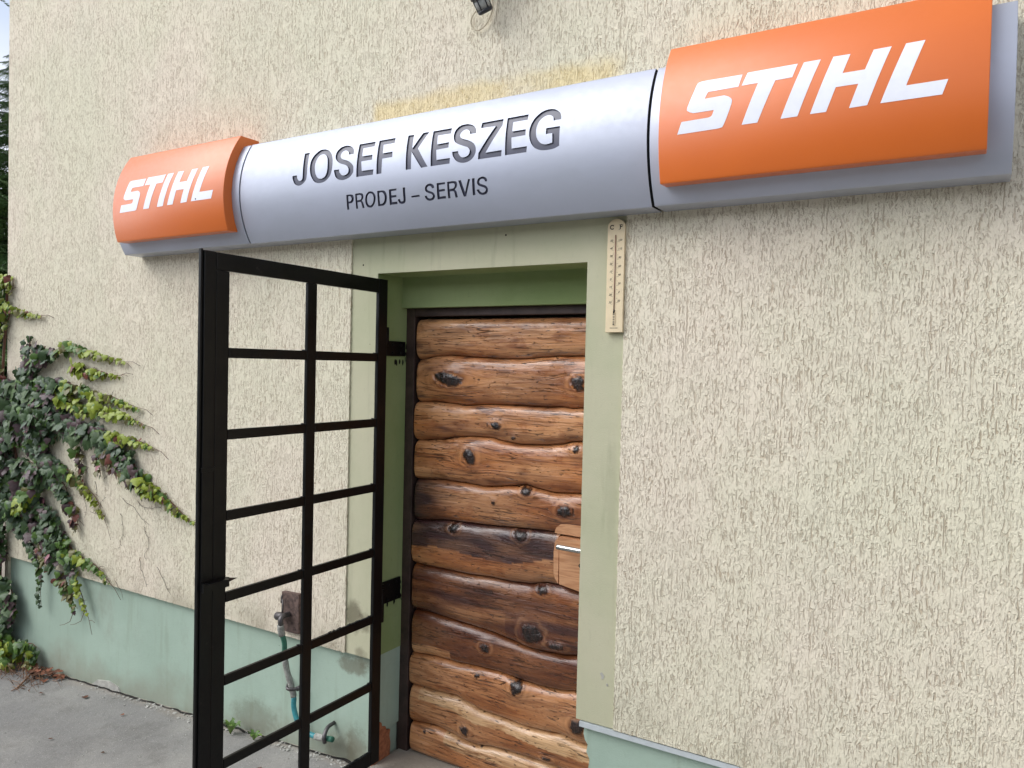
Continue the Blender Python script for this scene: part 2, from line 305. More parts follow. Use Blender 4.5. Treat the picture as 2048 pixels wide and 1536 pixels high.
STR=[('d',0.028,0.028,[(-4.417,0.097),(-4.425,-0.001),(-4.449,-0.073),(-4.482,-0.145)]),('d',0.048,0.032,[(-4.252,0.045),(-4.284,-0.016),(-4.365,-0.053),(-4.381,-0.133)]),('D',0.064,0.011,[(-4.448,-0.108),(-4.283,-0.025),(-4.125,0.02),(-4.017,0.055),(-3.897,0.031),(-3.753,0.008),(-3.641,-0.011),(-3.532,-0.025)]),('y',0.048,0.009,[(-3.941,-0.045),(-3.866,-0.077),(-3.751,-0.082),(-3.639,-0.096),(-3.578,-0.098)]),('D',0.064,0.013,[(-4.448,-0.162),(-4.122,-0.143),(-3.924,-0.162),(-3.792,-0.19),(-3.679,-0.202),(-3.555,-0.221),(-3.475,-0.241),(-3.41,-0.254)]),('y',0.064,0.011,[(-3.762,-0.255),(-3.609,-0.268),(-3.501,-0.298),(-3.37,-0.33)]),('d',0.107,0.096,[(-4.71,-0.198),(-4.447,-0.198),(-4.28,-0.253),(-4.12,-0.306),(-3.966,-0.358)]),('d',0.107,0.08,[(-4.042,-0.354),(-3.803,-0.381),(-3.675,-0.43),(-3.538,-0.468),(-3.47,-0.51)]),('r',0.064,0.048,[(-3.619,-0.474),(-3.55,-0.541),(-3.469,-0.581),(-3.391,-0.605)]),('D',0.064,0.037,[(-3.47,-0.51),(-3.391,-0.582),(-3.301,-0.619),(-3.213,-0.664)]),('y',0.043,0.006,[(-3.339,-0.609),(-3.214,-0.65),(-3.14,-0.695),(-3.056,-0.731),(-2.986,-0.752)]),('y',0.054,0.009,[(-3.62,-0.394),(-3.499,-0.401),(-3.394,-0.417),(-3.305,-0.43)]),('d',0.096,0.075,[(-4.708,-0.337),(-4.565,-0.421),(-4.359,-0.479),(-4.228,-0.539)]),('D',0.064,0.009,[(-4.227,-0.557),(-4.116,-0.591),(-3.992,-0.614),(-3.886,-0.663),(-3.783,-0.727),(-3.697,-0.816)]),('d',0.086,0.054,[(-4.704,-0.643),(-4.579,-0.65),(-4.442,-0.593),(-4.308,-0.626),(-4.194,-0.659)]),('d',0.048,0.03,[(-4.194,-0.65),(-4.067,-0.69),(-4.005,-0.777)]),('r',0.039,0.019,[(-3.99,-0.76),(-3.951,-0.832),(-3.934,-0.915)]),('r',0.028,0.017,[(-3.934,-0.474),(-3.903,-0.572),(-3.887,-0.646)]),('r',0.021,0.011,[(-3.758,-0.502),(-3.742,-0.607)]),('d',0.107,0.107,[(-4.703,-0.754),(-4.526,-0.736),(-4.355,-0.79),(-4.304,-0.865)]),('d',0.096,0.059,[(-4.613,-0.766),(-4.439,-0.802),(-4.256,-0.817),(-4.159,-0.866),(-4.111,-0.93),(-4.048,-0.973)]),('g',0.051,0.013,[(-4.048,-0.973),(-3.97,-1.022),(-3.88,-1.051),(-3.792,-1.063),(-3.72,-1.093),(-3.656,-1.136)]),('d',0.086,0.064,[(-4.542,-0.84),(-4.454,-0.921),(-4.32,-0.948),(-4.189,-0.975),(-4.125,-1.036),(-4.092,-1.118)]),('r',0.043,0.006,[(-4.076,-1.15),(-4.044,-1.197),(-4.013,-1.251),(-3.966,-1.303),(-3.953,-1.356)]),('D',0.043,0.006,[(-4.031,-1.031),(-3.969,-1.099),(-3.938,-1.179),(-3.884,-1.254),(-3.846,-1.323)]),('d',0.024,0.013,[(-4.419,-1.007),(-4.351,-1.078),(-4.284,-1.166),(-4.291,-1.256),(-4.289,-1.362)]),('r',0.026,0.015,[(-4.285,-1.041),(-4.236,-1.105),(-4.203,-1.153)]),('d',0.043,0.043,[(-4.703,-0.738),(-4.674,-0.874),(-4.672,-1.06),(-4.662,-1.17)]),('d',0.064,0.064,[(-4.66,-1.281),(-4.588,-1.343),(-4.552,-1.41),(-4.639,-1.52),(-4.656,-1.616)]),('G',0.054,0.043,[(-4.656,-1.626),(-4.514,-1.633),(-4.377,-1.595),(-4.326,-1.656),(-4.351,-1.711)]),('y',0.032,0.021,[(-4.611,0.434),(-4.61,0.388),(-4.627,0.343)]),('y',0.043,0.009,[(-4.653,0.271),(-4.539,0.246),(-4.419,0.217),(-4.295,0.211)]),('g',0.011,0.009,[(-4.635,0.234),(-4.652,0.189),(-4.669,0.134)]),('d',0.064,0.064,[(-4.71,-0.226),(-4.619,-0.332),(-4.599,-0.469),(-4.633,-0.609)]),('d',0.064,0.054,[(-4.279,-0.315),(-4.294,-0.404),(-4.229,-0.47),(-4.15,-0.421)]),('D',0.054,0.054,[(-4.281,-0.166),(-4.153,-0.187),(-4.013,-0.216),(-3.893,-0.253),(-3.805,-0.298)]),]
